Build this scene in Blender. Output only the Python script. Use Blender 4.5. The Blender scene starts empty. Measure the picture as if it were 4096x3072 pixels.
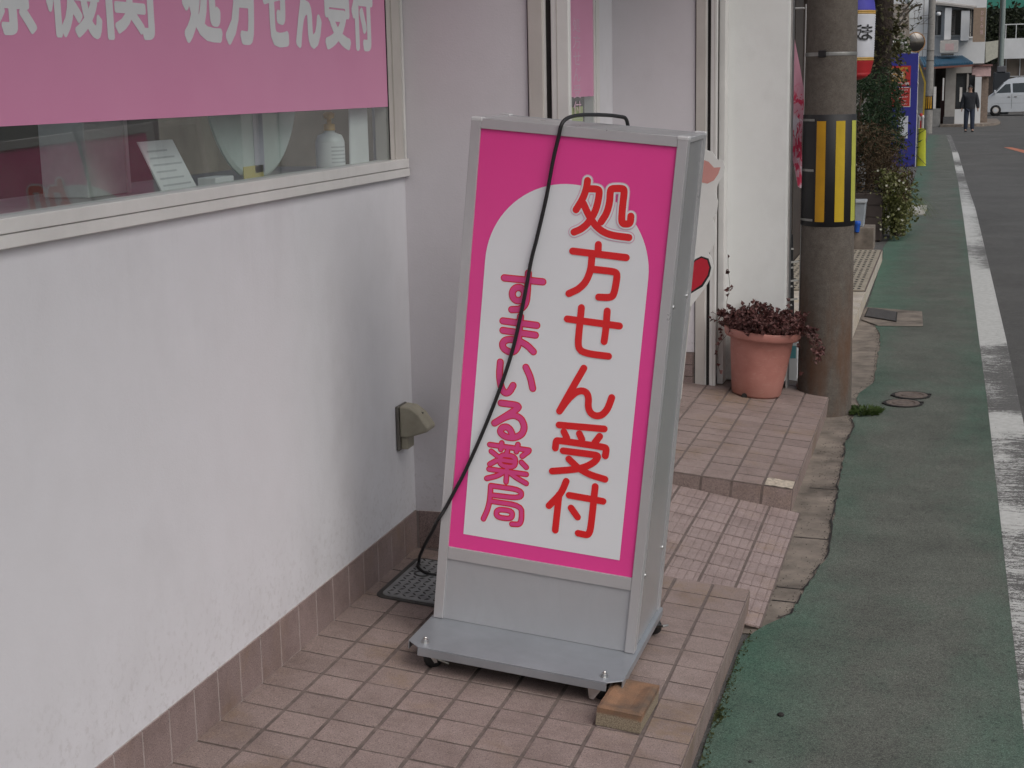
import bpy, math, random
from mathutils import Vector, Matrix

random.seed(7)
scene = bpy.context.scene
COL = scene.collection
R = math.radians

# ------------------------------------------------------------------ camera
cam_data = bpy.data.cameras.new('camera')
cam_data.sensor_width = 36.0
cam_data.lens = 52.94
cam_data.clip_start = 0.05
cam_data.clip_end = 1500.0
cam = bpy.data.objects.new('camera', cam_data)
COL.objects.link(cam)
yaw, pitch, roll = 0.2830, 0.1949, -0.0202
fwd = Vector((-math.sin(yaw) * math.cos(pitch), math.cos(yaw) * math.cos(pitch), -math.sin(pitch)))
r0 = Vector((math.cos(yaw), math.sin(yaw), 0))
u0 = r0.cross(fwd)
right = math.cos(roll) * r0 + math.sin(roll) * u0
up = -math.sin(roll) * r0 + math.cos(roll) * u0
M = Matrix.Identity(4)
for i in range(3):
    M[i][0] = right[i]; M[i][1] = up[i]; M[i][2] = -fwd[i]
M[0][3], M[1][3], M[2][3] = 1.427, -2.993, 1.503
cam.matrix_world = M
scene.camera = cam

# ------------------------------------------------------------------ sky, sun, exposure
world = bpy.data.worlds.new('World')
scene.world = world
world.use_nodes = True
wn, wl = world.node_tree.nodes, world.node_tree.links
wn.clear()
SUN_EL, SUN_AZ = 48.0, 124.0         # azimuth clockwise from +Y
sky = wn.new('ShaderNodeTexSky')
sky.sky_type = 'NISHITA'
sky.sun_disc = False
sky.sun_elevation = R(SUN_EL)
sky.sun_rotation = R(SUN_AZ)
sky.dust_density = 4.0
sky.air_density = 1.2
hsv = wn.new('ShaderNodeHueSaturation')
hsv.inputs['Saturation'].default_value = 0.55      # cloud cover: a nearly grey sky
bg = wn.new('ShaderNodeBackground')
bg.inputs['Strength'].default_value = 0.102
wo = wn.new('ShaderNodeOutputWorld')
wl.new(sky.outputs[0], hsv.inputs['Color'])
wl.new(hsv.outputs[0], bg.inputs['Color'])
wl.new(bg.outputs[0], wo.inputs['Surface'])

sun_data = bpy.data.lights.new('sun', 'SUN')
sun_data.energy = 1.3
sun_data.angle = R(60)
sun_data.color = (1.0, 0.985, 0.965)
sun = bpy.data.objects.new('sun', sun_data)
COL.objects.link(sun)
az, el = R(SUN_AZ), R(SUN_EL)
sdir = Vector((math.sin(az) * math.cos(el), math.cos(az) * math.cos(el), math.sin(el)))
sun.rotation_euler = sdir.to_track_quat('Z', 'Y').to_euler()

vs = scene.view_settings
vs.view_transform = 'Standard'
vs.look = 'None'
vs.exposure = -0.16
vs.gamma = 1.0
vs.use_curve_mapping = False
scene.cycles.use_denoising = True
scene.cycles.max_bounces = 6
scene.cycles.diffuse_bounces = 3
scene.cycles.glossy_bounces = 3
scene.cycles.adaptive_threshold = 0.03
scene.cycles.transparent_max_bounces = 12

# ------------------------------------------------------------------ helpers
class MB:
    """collects faces of one mesh"""
    def __init__(self):
        self.v, self.f = [], []
    def add(self, vs_, fs):
        b = len(self.v)
        self.v += [tuple(p) for p in vs_]
        self.f += [[i + b for i in f] for f in fs]
        return self
    def poly(self, pts):
        return self.add(pts, [list(range(len(pts)))])
    def box(self, x0, x1, y0, y1, z0, z1):
        return self.add([(x0, y0, z0), (x1, y0, z0), (x1, y1, z0), (x0, y1, z0),
                         (x0, y0, z1), (x1, y0, z1), (x1, y1, z1), (x0, y1, z1)],
                        [[3, 2, 1, 0], [4, 5, 6, 7], [0, 1, 5, 4], [1, 2, 6, 5], [2, 3, 7, 6], [3, 0, 4, 7]])
    def hexa(self, p):
        """8 corners ordered as in box"""
        return self.add(p, [[3, 2, 1, 0], [4, 5, 6, 7], [0, 1, 5, 4], [1, 2, 6, 5], [2, 3, 7, 6], [3, 0, 4, 7]])
    def prism(self, pts, vec):
        """closed prism: polygon pts swept by vec"""
        n = len(pts)
        vec = Vector(vec)
        a = [Vector(p) for p in pts]
        b = [p + vec for p in a]
        fs = [list(range(n))[::-1], list(range(n, 2 * n))]
        for i in range(n):
            j = (i + 1) % n
            fs.append([i, j, n + j, n + i])
        return self.add(a + b, fs)
    def lathe(self, prof, n=24, c=(0, 0, 0), axis='z', a0=0.0, a1=2 * math.pi):
        full = abs(a1 - a0 - 2 * math.pi) < 1e-6
        m = n if full else n + 1
        vs_ = []
        for r, h in prof:
            for k in range(m):
                a = a0 + (a1 - a0) * k / n
                x, y = r * math.cos(a), r * math.sin(a)
                p = (x, y, h) if axis == 'z' else ((h, x, y) if axis == 'x' else (x, h, y))
                vs_.append((c[0] + p[0], c[1] + p[1], c[2] + p[2]))
        fs = []
        for i in range(len(prof) - 1):
            for k in range(n):
                k2 = (k + 1) % m
                fs.append([i * m + k, i * m + k2, (i + 1) * m + k2, (i + 1) * m + k])
        self.add(vs_, fs)
        return self
    def tube(self, pts, r, n=8, caps=True):
        pts = [Vector(p) for p in pts]
        rs = r if isinstance(r, (list, tuple)) else [r] * len(pts)
        rings = []
        t0 = (pts[1] - pts[0]).normalized()
        ref = Vector((0, 0, 1)) if abs(t0.z) < 0.9 else Vector((1, 0, 0))
        nrm = t0.cross(ref).normalized()
        vs_ = []
        for i, p in enumerate(pts):
            if i == 0: t = pts[1] - p
            elif i == len(pts) - 1: t = p - pts[i - 1]
            else: t = pts[i + 1] - pts[i - 1]
            t = t.normalized()
            nrm = (nrm - t * nrm.dot(t)).normalized()
            bn = t.cross(nrm)
            for k in range(n):
                a = 2 * math.pi * k / n
                vs_.append(p + (nrm * math.cos(a) + bn * math.sin(a)) * rs[i])
        fs = []
        for i in range(len(pts) - 1):
            for k in range(n):
                k2 = (k + 1) % n
                fs.append([i * n + k, i * n + k2, (i + 1) * n + k2, (i + 1) * n + k])
        if caps:
            fs.append(list(range(n))[::-1])
            fs.append([(len(pts) - 1) * n + k for k in range(n)])
        return self.add(vs_, fs)
    def mesh(self, name, smooth=False):
        me = bpy.data.meshes.new(name)
        me.from_pydata([tuple(p) for p in self.v], [], self.f)
        me.validate(verbose=False)
        if smooth:
            me.polygons.foreach_set('use_smooth', [True] * len(me.polygons))
        me.update()
        return me

def link(o, parent=None):
    COL.objects.link(o)
    if parent is not None:
        o.parent = parent
    return o

def obj(name, mb, mat, parent=None, smooth=False, bevel=0.0, seg=2, auto=None):
    me = mb if isinstance(mb, bpy.types.Mesh) else mb.mesh(name, smooth)
    if mat is not None and not me.materials:
        me.materials.append(mat)
    o = bpy.data.objects.new(name, me)
    link(o, parent)
    if bevel:
        b = o.modifiers.new('bevel', 'BEVEL')
        b.width = bevel; b.segments = seg; b.limit_method = 'ANGLE'; b.angle_limit = R(40)
        b.harden_normals = False
    return o

def tag(o, label, cat, group=None):
    o['label'] = label; o['category'] = cat
    if group: o['group'] = group
    return o

def thing(name, label, cat, loc=(0, 0, 0), rotz=0.0, group=None):
    o = bpy.data.objects.new(name, None)
    COL.objects.link(o)
    o.location = loc; o.rotation_euler = (0, 0, rotz)
    o.empty_display_size = 0.1
    return tag(o, label, cat, group)

def struct(name, mb, mat, smooth=False, bevel=0.0):
    o = obj(name, mb, mat, None, smooth, bevel)
    o['kind'] = 'structure'
    return o

def smooth_path(pts, n=8):
    """Catmull-Rom through pts"""
    P = [Vector(p) for p in pts]
    P = [P[0] * 2 - P[1]] + P + [P[-1] * 2 - P[-2]]
    out = []
    for i in range(1, len(P) - 2):
        for k in range(n):
            t = k / n
            a, b, c, d = P[i - 1], P[i], P[i + 1], P[i + 2]
            out.append(0.5 * ((2 * b) + (c - a) * t + (2 * a - 5 * b + 4 * c - d) * t * t + (3 * b - a - 3 * c + d) * t ** 3))
    out.append(P[-2])
    return out

# ------------------------------------------------------------------ materials
MATS = {}
SCUFFED = {'silver sign frame', 'silver grey sign panel', 'cream aluminium', 'white aluminium'}
class NT:
    def __init__(self, name):
        self.m = bpy.data.materials.new(name)
        self.m.use_nodes = True
        self.t = self.m.node_tree
        self.n, self.l = self.t.nodes, self.t.links
        self.b = self.n['Principled BSDF']
        self.out = self.n['Material Output']
    def node(self, t, **kw):
        nd = self.n.new(t)
        for k, v in kw.items(): setattr(nd, k, v)
        return nd
    def pos(self, scale=(1, 1, 1), space='world'):
        if space == 'world':
            s = self.node('ShaderNodeNewGeometry').outputs['Position']
        else:
            s = self.node('ShaderNodeTexCoord').outputs['Object']
        mp = self.node('ShaderNodeMapping')
        mp.inputs['Scale'].default_value = scale
        self.l.new(s, mp.inputs['Vector'])
        return mp.outputs[0]
    def noise(self, vec, scale, detail=4.0, rough=0.55, dist=0.0):
        n = self.node('ShaderNodeTexNoise')
        n.inputs['Scale'].default_value = scale
        n.inputs['Detail'].default_value = detail
        n.inputs['Roughness'].default_value = rough
        n.inputs['Distortion'].default_value = dist
        if vec is not None: self.l.new(vec, n.inputs['Vector'])
        return n.outputs['Fac']
    def ramp(self, fac, stops):
        r = self.node('ShaderNodeValToRGB')
        e = r.color_ramp.elements
        e.remove(e[1])
        for i, (p, c) in enumerate(stops):
            el_ = e[0] if i == 0 else e.new(p)
            el_.position = p
            el_.color = c if len(c) == 4 else (*c, 1)
        self.l.new(fac, r.inputs['Fac'])
        return r.outputs['Color']
    def mix(self, fac, a, b, mode='MIX'):
        m = self.node('ShaderNodeMix', data_type='RGBA', blend_type=mode)
        for s, v in ((m.inputs[0], fac), (m.inputs[6], a), (m.inputs[7], b)):
            if isinstance(v, (int, float)): s.default_value = v
            elif isinstance(v, (tuple, list)): s.default_value = v if len(v) == 4 else (*v, 1)
            else: self.l.new(v, s)
        return m.outputs[2]
    def math(self, op, a, b=None, clamp=False):
        m = self.node('ShaderNodeMath', operation=op, use_clamp=clamp)
        for i, v in enumerate((a, b)):
            if v is None: continue
            if isinstance(v, (int, float)): m.inputs[i].default_value = v
            else: self.l.new(v, m.inputs[i])
        return m.outputs[0]
    def sep(self, vec):
        s = self.node('ShaderNodeSeparateXYZ'); self.l.new(vec, s.inputs[0])
        return s.outputs
    def maprange(self, v, a, b, c=0.0, d=1.0):
        m = self.node('ShaderNodeMapRange'); m.clamp = True
        self.l.new(v, m.inputs[0])
        for i, x in zip((1, 2, 3, 4), (a, b, c, d)): m.inputs[i].default_value = x
        return m.outputs[0]
    def rnd(self):
        return self.node('ShaderNodeObjectInfo').outputs['Random']
    def color(self, c):
        if isinstance(c, (tuple, list)): self.b.inputs['Base Color'].default_value = (*c[:3], 1)
        else: self.l.new(c, self.b.inputs['Base Color'])
    def bump(self, h, strength=0.2, dist=0.002):
        bn = self.node('ShaderNodeBump')
        bn.inputs['Strength'].default_value = strength
        bn.inputs['Distance'].default_value = dist
        self.l.new(h, bn.inputs['Height'])
        self.l.new(bn.outputs[0], self.b.inputs['Normal'])
    def rough(self, v):
        if isinstance(v, (int, float)): self.b.inputs['Roughness'].default_value = v
        else: self.l.new(v, self.b.inputs['Roughness'])

def mat(name, c, rough=0.6, metal=0.0, var=0.12, scale=12.0, bump=0.0, bscale=60.0, bdist=0.002, obj_var=0.0, spec=0.5, space='object', coat=0.0):
    if name in MATS: return MATS[name]
    t = NT(name)
    v = t.pos((1, 1, 1), space)
    f = t.noise(v, scale, 5.0, 0.6)
    lo = tuple(max(0, x * (1 - var)) for x in c); hi = tuple(min(1, x * (1 + var)) for x in c)
    col = t.ramp(f, [(0.3, lo), (0.7, hi)])
    if obj_var:
        m = t.maprange(t.rnd(), 0, 1, 1 - obj_var, 1 + obj_var)
        g = t.node('ShaderNodeCombineXYZ')
        for i in range(3): t.l.new(m, g.inputs[i])
        col = t.mix(1.0, col, g.outputs[0], 'MULTIPLY')
    t.color(col)
    if name in SCUFFED:
        sc = t.noise(t.pos((1, 1, .6), space), 6.0, 7.0, 0.72, 0.8)
        t.rough(t.maprange(sc, 0.3, 0.72, rough * .75, min(1, rough * 1.7)))
        t.color(t.mix(t.maprange(sc, .45, .85, 0, .20), col, tuple(x * .66 for x in c)))
    else:
        t.rough(rough)
    t.b.inputs['Metallic'].default_value = metal
    t.b.inputs['Specular IOR Level'].default_value = spec
    if coat: t.b.inputs['Coat Weight'].default_value = coat
    if bump: t.bump(t.noise(v, bscale, 4.0, 0.6), bump, bdist)
    MATS[name] = t.m
    return t.m

def tile_mat(name, base, space='world'):
    t = NT(name)
    v = t.pos()
    lowf = t.noise(v, 2.6, 3.0, 0.6)
    fine = t.noise(v, 300.0, 2.0, 0.7)
    mid = t.noise(v, 38.0, 4.0, 0.65)
    lo = tuple(x * 0.93 for x in base); hi = tuple(min(1, x * 1.06) for x in base)
    col = t.ramp(mid, [(0.3, lo), (0.7, hi)])
    speck = t.ramp(fine, [(0.34, (0.45, 0.43, 0.43)), (0.46, (1, 1, 1)), (0.60, (1.0, 1.0, 1.0)), (0.70, (1.7, 1.66, 1.6))])
    col = t.mix(0.9, col, speck, 'MULTIPLY')
    stain = t.ramp(lowf, [(0.52, (0, 0, 0)), (0.66, (1, 1, 1))])
    sf = t.math('MULTIPLY', t.sep(stain)[0], t.maprange(mid, 0.35, 0.6, 0.1, 0.75))
    col = t.mix(sf, col, (base[0] * 0.80, base[1] * 0.72, base[2] * 0.50))
    dirt = t.ramp(t.noise(v, 7.0, 5.0, 0.7), [(0.45, (1, 1, 1)), (0.72, (0.74, 0.72, 0.71))])
    col = t.mix(1.0, col, dirt, 'MULTIPLY')
    m = t.maprange(t.rnd(), 0, 1, 0.93, 1.07)
    g = t.node('ShaderNodeCombineXYZ')
    for i in range(3): t.l.new(m, g.inputs[i])
    col = t.mix(1.0, col, g.outputs[0], 'MULTIPLY')
    t.color(col); t.rough(0.62)
    t.b.inputs['Specular IOR Level'].default_value = 0.35
    t.bump(fine, 0.25, 0.0008)
    MATS[name] = t.m
    return t.m

def plaster_mat(name, base, dirt=(0.62, 0.60, 0.60), amount=0.35, grain=180.0):
    t = NT(name)
    v = t.pos((1, 1, 1))
    vs_ = t.pos((1.3, 1.3, 0.8))
    a = t.noise(v, 1.7, 5.0, 0.6)
    st = t.noise(vs_, 6.0, 5.0, 0.65)
    f = t.math('MULTIPLY', t.maprange(a, 0.42, 0.75), t.maprange(st, 0.45, 0.8))
    col = t.mix(t.math('MULTIPLY', f, amount), base, tuple(x * y for x, y in zip(base, dirt)))
    blot = t.ramp(t.noise(v, 9.0, 4.0), [(0.3, (0.97, 0.97, 0.965)), (0.7, (1.0, 1.0, 1.0))])
    col = t.mix(1.0, col, blot, 'MULTIPLY')
    z = t.sep(t.pos())[2]
    low = t.math('MULTIPLY', t.maprange(z, 0.55, 0.1), t.maprange(st, 0.42, 0.7))
    col = t.mix(t.math('MULTIPLY', low, 0.16), col, (base[0] * 0.62, base[1] * 0.58, base[2] * 0.56))
    spl = t.math('MULTIPLY', t.maprange(z, 0.42, 0.13), t.maprange(t.noise(v, 55.0, 4.0, 0.7), 0.52, 0.66))
    col = t.mix(t.math('MULTIPLY', spl, 0.30), col, (base[0] * 0.5, base[1] * 0.46, base[2] * 0.42))
    dr = t.math('MULTIPLY', t.maprange(t.noise(t.pos((1, 22, 0.5)), 1.0, 4.0, 0.6), 0.60, 0.75), t.maprange(z, 0.75, 1.23))
    col = t.mix(t.math('MULTIPLY', dr, 0.06), col, (base[0] * 0.6, base[1] * 0.57, base[2] * 0.54))
    t.color(col); t.rough(0.75)
    t.b.inputs['Specular IOR Level'].default_value = 0.3
    t.bump(t.math('ADD', t.noise(v, grain, 3.0, 0.6), t.math('MULTIPLY', t.noise(v, 14.0, 3.0, 0.5), 1.2)), 0.35, 0.0016)
    MATS[name] = t.m
    return t.m

def leaf_mat(name, c1, c2, c3=None, rough=0.55, trans=0.25):
    t = NT(name)
    v = t.pos()
    f = t.noise(v, 9.0, 4.0, 0.7)
    f2 = t.noise(v, 60.0, 2.0, 0.6)
    stops = [(0.34, c1), (0.6, c2)] if c3 is None else [(0.33, c1), (0.5, c2), (0.68, c3)]
    col = t.ramp(t.math('ADD', t.math('MULTIPLY', f, 0.6), t.math('MULTIPLY', f2, 0.4)), stops)
    t.color(col); t.rough(rough)
    t.b.inputs['Specular IOR Level'].default_value = 0.3
    tr = t.node('ShaderNodeBsdfTranslucent')
    t.l.new(col, tr.inputs['Color'])
    mx = t.node('ShaderNodeMixShader'); mx.inputs[0].default_value = trans
    t.l.new(t.b.outputs[0], mx.inputs[1]); t.l.new(tr.outputs[0], mx.inputs[2])
    t.l.new(mx.outputs[0], t.out.inputs['Surface'])
    MATS[name] = t.m
    return t.m

def glass_mat(name, tint=(0.92, 0.97, 0.95), ior=1.5):
    t = NT(name)
    tr = t.node('ShaderNodeBsdfTransparent'); tr.inputs['Color'].default_value = (*tint, 1)
    gl = t.node('ShaderNodeBsdfGlossy'); gl.inputs['Roughness'].default_value = 0.02
    lw = t.node('ShaderNodeLayerWeight'); lw.inputs['Blend'].default_value = 0.5
    fr = t.math('ADD', t.math('MULTIPLY', t.math('POWER', lw.outputs['Facing'], 5.0), 0.86), 0.11)
    mx = t.node('ShaderNodeMixShader')
    t.l.new(fr, mx.inputs[0]); t.l.new(tr.outputs[0], mx.inputs[1]); t.l.new(gl.outputs[0], mx.inputs[2])
    dust_haze = t.node('ShaderNodeBsdfDiffuse'); dust_haze.inputs['Color'].default_value = (0.6, 0.62, 0.6, 1)  # diffuse dust layer that also paints a haze over the glass
    m2 = t.node('ShaderNodeMixShader')
    t.l.new(t.maprange(t.noise(t.pos(), 3.0, 5.0, 0.6), 0.3, 0.75, 0.03, 0.13), m2.inputs[0])
    t.l.new(mx.outputs[0], m2.inputs[1]); t.l.new(dust_haze.outputs[0], m2.inputs[2])
    t.l.new(m2.outputs[0], t.out.inputs['Surface'])
    MATS[name] = t.m
    return t.m

# surfaces
M_TILE = tile_mat('tile', (0.290, 0.225, 0.207))
M_TILE2 = tile_mat('ramp tile', (0.340, 0.266, 0.252))
M_SKIRT = tile_mat('skirting tile', (0.28, 0.212, 0.202))
M_GROUT = mat('grout', (0.150, 0.117, 0.106), 0.9, var=0.3, scale=30, bump=0.3, bscale=200, space='world')
M_GROUT_L = mat('light grout', (0.36, 0.31, 0.295), 0.9, var=0.2, scale=30, space='world')
M_MORTAR = mat('broken mortar', (0.50, 0.43, 0.35), 0.95, var=0.35, scale=60, bump=0.8, bscale=120, bdist=0.006, space='world')
M_WALL = plaster_mat('white painted wall', (0.70, 0.695, 0.73))
M_WALLB = plaster_mat('lilac grey wall', (0.68, 0.655, 0.69), amount=0.25)
M_PILLAR = plaster_mat('white pillar paint', (0.80, 0.81, 0.80), amount=0.45)
M_PILLAR_E = mat('grey render edge', (0.42, 0.40, 0.39), 0.9, var=0.2, bump=0.4, bscale=150, space='world')
M_ALU = mat('cream aluminium', (0.52, 0.49, 0.46), 0.45, var=0.08, scale=4)
M_ALU_W = mat('white aluminium', (0.68, 0.67, 0.655), 0.42, var=0.07, scale=5)
M_BLACK = mat('black rubber', (0.012, 0.012, 0.013), 0.55)
M_DARK = mat('dark gap', (0.02, 0.017, 0.016), 0.8)
M_SIGNF = mat('silver sign frame', (0.56, 0.555, 0.57), 0.33, metal=0.45, var=0.05, scale=3, bump=0.03, bscale=500)
M_SIGNP = mat('silver grey sign panel', (0.49, 0.50, 0.525), 0.38, metal=0.4, var=0.05, scale=3, bump=0.03, bscale=500)
M_SIGNB = mat('silver base plate', (0.34, 0.36, 0.39), 0.30, metal=0.45, var=0.10, scale=9, bump=0.04, bscale=300)
M_SIGNS = mat('side sheet', (0.46, 0.465, 0.475), 0.24, metal=0.45, var=0.05, scale=3)
M_CHROME = mat('bright zinc', (0.55, 0.55, 0.54), 0.28, metal=1.0, var=0.1)
M_PRINT_PINK = mat('magenta print', (0.85, 0.062, 0.325), 0.28, var=0.03, scale=3)
M_PRINT_RED = mat('red print', (0.76, 0.018, 0.022), 0.28, var=0.03, scale=3)
M_PRINT_WHITE = mat('white print', (0.78, 0.795, 0.83), 0.28, var=0.02, scale=3)
M_PRINT_ROSE = mat('rose print', (0.76, 0.07, 0.27), 0.28, var=0.03, scale=3)
M_PRINT_LILAC = mat('pale pink print', (0.72, 0.42, 0.55), 0.45, var=0.03)
M_FILM_TXT = mat('white film lettering', (0.72, 0.74, 0.75), 0.5, var=0.03)

def film_mat():
    t = NT('pink window film')
    v = t.pos((1, 1, 1))
    col = t.ramp(t.noise(v, 2.0, 3.0), [(0.3, (0.76, 0.30, 0.50)), (0.7, (0.80, 0.34, 0.54))])
    t.color(col); t.rough(0.35)
    tr = t.node('ShaderNodeBsdfTranslucent'); tr.inputs['Color'].default_value = (0.75, 0.35, 0.5, 1)
    mx = t.node('ShaderNodeMixShader'); mx.inputs[0].default_value = 0.06
    t.l.new(t.b.outputs[0], mx.inputs[1]); t.l.new(tr.outputs[0], mx.inputs[2])
    t.l.new(mx.outputs[0], t.out.inputs['Surface'])
    return t.m
M_FILM = film_mat()
M_GLASS = glass_mat('window glass')

def asphalt_mat():
    t = NT('asphalt')
    v = t.pos()
    fine = t.noise(v, 260.0, 3.0, 0.75)
    mid = t.noise(v, 18.0, 5.0, 0.65)
    low = t.noise(v, 0.9, 4.0, 0.6)
    col = t.ramp(fine, [(0.34, (0.070, 0.068, 0.066)), (0.54, (0.115, 0.112, 0.108)), (0.72, (0.22, 0.215, 0.205))])
    col = t.mix(1.0, col, t.ramp(mid, [(0.3, (0.86, 0.86, 0.86)), (0.7, (1.1, 1.1, 1.1))]), 'MULTIPLY')
    col = t.mix(1.0, col, t.ramp(low, [(0.3, (0.80, 0.80, 0.80)), (0.7, (1.14, 1.14, 1.14))]), 'MULTIPLY')
    t.color(col); t.rough(0.9); t.b.inputs['Specular IOR Level'].default_value = 0.2
    t.bump(fine, 0.5, 0.004)
    return t.m
M_ASPHALT = asphalt_mat()

def green_mat():
    t = NT('worn green coating')
    p = t.pos()
    x, y, z = t.sep(p)
    fine = t.noise(p, 260.0, 3.0, 0.75)
    mid = t.noise(t.pos((1.6, 1.0, 1)), 5.0, 5.0, 0.68)
    low = t.noise(t.pos((1.2, 0.45, 1)), 1.3, 5.0, 0.65, 0.6)
    band = t.math('MULTIPLY', t.maprange(x, 0.92, 1.22), t.maprange(x, 1.85, 1.45))
    w = t.math('ADD', t.math('MULTIPLY', band, 0.80), t.math('MULTIPLY', t.math('SUBTRACT', low, 0.5), 1.9))
    w = t.math('ADD', w, t.math('MULTIPLY', t.math('SUBTRACT', mid, 0.5), 0.9))
    w = t.math('ADD', w, t.maprange(y, 14.0, 30.0, 0.0, 0.12))
    w = t.maprange(w, -0.32, 0.80)
    col = t.mix(w, (0.076, 0.150, 0.111), (0.130, 0.138, 0.121))
    sp = t.ramp(fine, [(0.33, (0.50, 0.50, 0.50)), (0.52, (1, 1, 1)), (0.70, (1.9, 1.85, 1.8))])
    col = t.mix(1.0, col, sp, 'MULTIPLY')
    dk = t.ramp(t.noise(p, 2.2, 5.0, 0.7), [(0.30, (0.74, 0.74, 0.74)), (0.62, (1.06, 1.06, 1.06))])
    col = t.mix(1.0, col, dk, 'MULTIPLY')
    pit = t.ramp(t.noise(p, 95.0, 3.0, 0.7), [(0.36, (0.55, 0.55, 0.55)), (0.46, (1, 1, 1))])
    col = t.mix(0.7, col, pit, 'MULTIPLY')
    t.color(col); t.rough(0.88); t.b.inputs['Specular IOR Level'].default_value = 0.2
    t.bump(fine, 0.5, 0.004)
    return t.m
M_GREEN = green_mat()

def line_mat():
    t = NT('worn white road paint')
    p = t.pos()
    x, y, z = t.sep(p)
    fine = t.noise(p, 260.0, 3.0, 0.75)
    streak = t.noise(t.pos((9, 46, 1)), 1.0, 5.0, 0.72)
    patch = t.noise(t.pos((3.0, 2.2, 1)), 1.0, 3.0, 0.6)
    yy = t.maprange(y, 0.0, 60.0)
    def s(Y, v): return (Y / 60.0, (v, v, v))
    cov = t.ramp(yy, [s(0, .40), s(2.8, .42), s(3.05, .85), s(3.25, .40), s(4.5, .44), s(4.65, .9), s(5.05, .95), s(5.15, .22), s(7.1, .40), s(7.3, 1.0),
                      s(11.1, 1.0), s(11.3, .62), s(13.0, .34), s(13.8, .66), s(19.0, .64), s(21.0, .46), s(24.5, .36), s(26.0, .10), s(29.5, .7), s(31.5, .15), s(35, .75), s(37, .75), s(38.5, .2)])
    c = t.math('ADD', t.math('MULTIPLY', t.math('SUBTRACT', streak, 0.5), 1.5), t.math('MULTIPLY', t.math('SUBTRACT', patch, 0.5), 0.7))
    edge = t.maprange(x, 1.70, 1.82, 0.10, -0.10)
    k = t.math('ADD', t.math('ADD', t.sep(cov)[0], c), t.math('ADD', edge, t.math('MULTIPLY', t.math('SUBTRACT', fine, 0.5), 1.1)))
    k = t.math('ADD', k, t.math('MULTIPLY', t.math('SUBTRACT', t.noise(t.pos((1, 1.6, 1)), 75.0, 4.0, 0.75), 0.5), 1.3))
    k = t.maprange(k, 0.50, 0.54)
    t.b.inputs['Specular IOR Level'].default_value = 0.2
    asp = t.ramp(fine, [(0.34, (0.08, 0.078, 0.076)), (0.54, (0.135, 0.132, 0.127)), (0.72, (0.24, 0.235, 0.225))])
    wh = t.ramp(t.noise(p, 30, 4.0), [(0.3, (0.46, 0.46, 0.44)), (0.7, (0.58, 0.58, 0.56))])
    t.color(t.mix(k, asp, wh)); t.rough(0.75)
    t.bump(t.math('ADD', fine, t.math('MULTIPLY', k, 0.4)), 0.35, 0.003)
    return t.m
M_LINE = line_mat()
M_CONC = mat('weathered concrete', (0.200, 0.168, 0.140), 0.9, var=0.45, scale=7, bump=0.5, bscale=170, bdist=0.004, space='world')
M_POLE = None
def pole_mat():
    t = NT('stained concrete pole')
    v = t.pos()
    f = t.noise(v, 30, 5.0, 0.7); fine = t.noise(v, 300, 3.0, 0.7)
    col = t.ramp(f, [(0.3, (0.092, 0.078, 0.066)), (0.7, (0.140, 0.122, 0.106))])
    col = t.mix(1.0, col, t.ramp(fine, [(0.32, (0.62, 0.6, 0.6)), (0.5, (1, 1, 1)), (0.72, (1.3, 1.3, 1.25))]), 'MULTIPLY')
    x, y, z = t.sep(v)
    rust = t.math('MULTIPLY', t.maprange(z, 0.62, 0.25), t.maprange(t.noise(t.pos((6, 6, 1.4)), 1.2, 4.0, 0.6), 0.42, 0.66))
    col = t.mix(t.math('MULTIPLY', rust, 0.85), col, (0.115, 0.048, 0.020))
    t.color(col); t.rough(0.9); t.bump(fine, 0.5, 0.003)
    return t.m
M_POLE = pole_mat()

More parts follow.
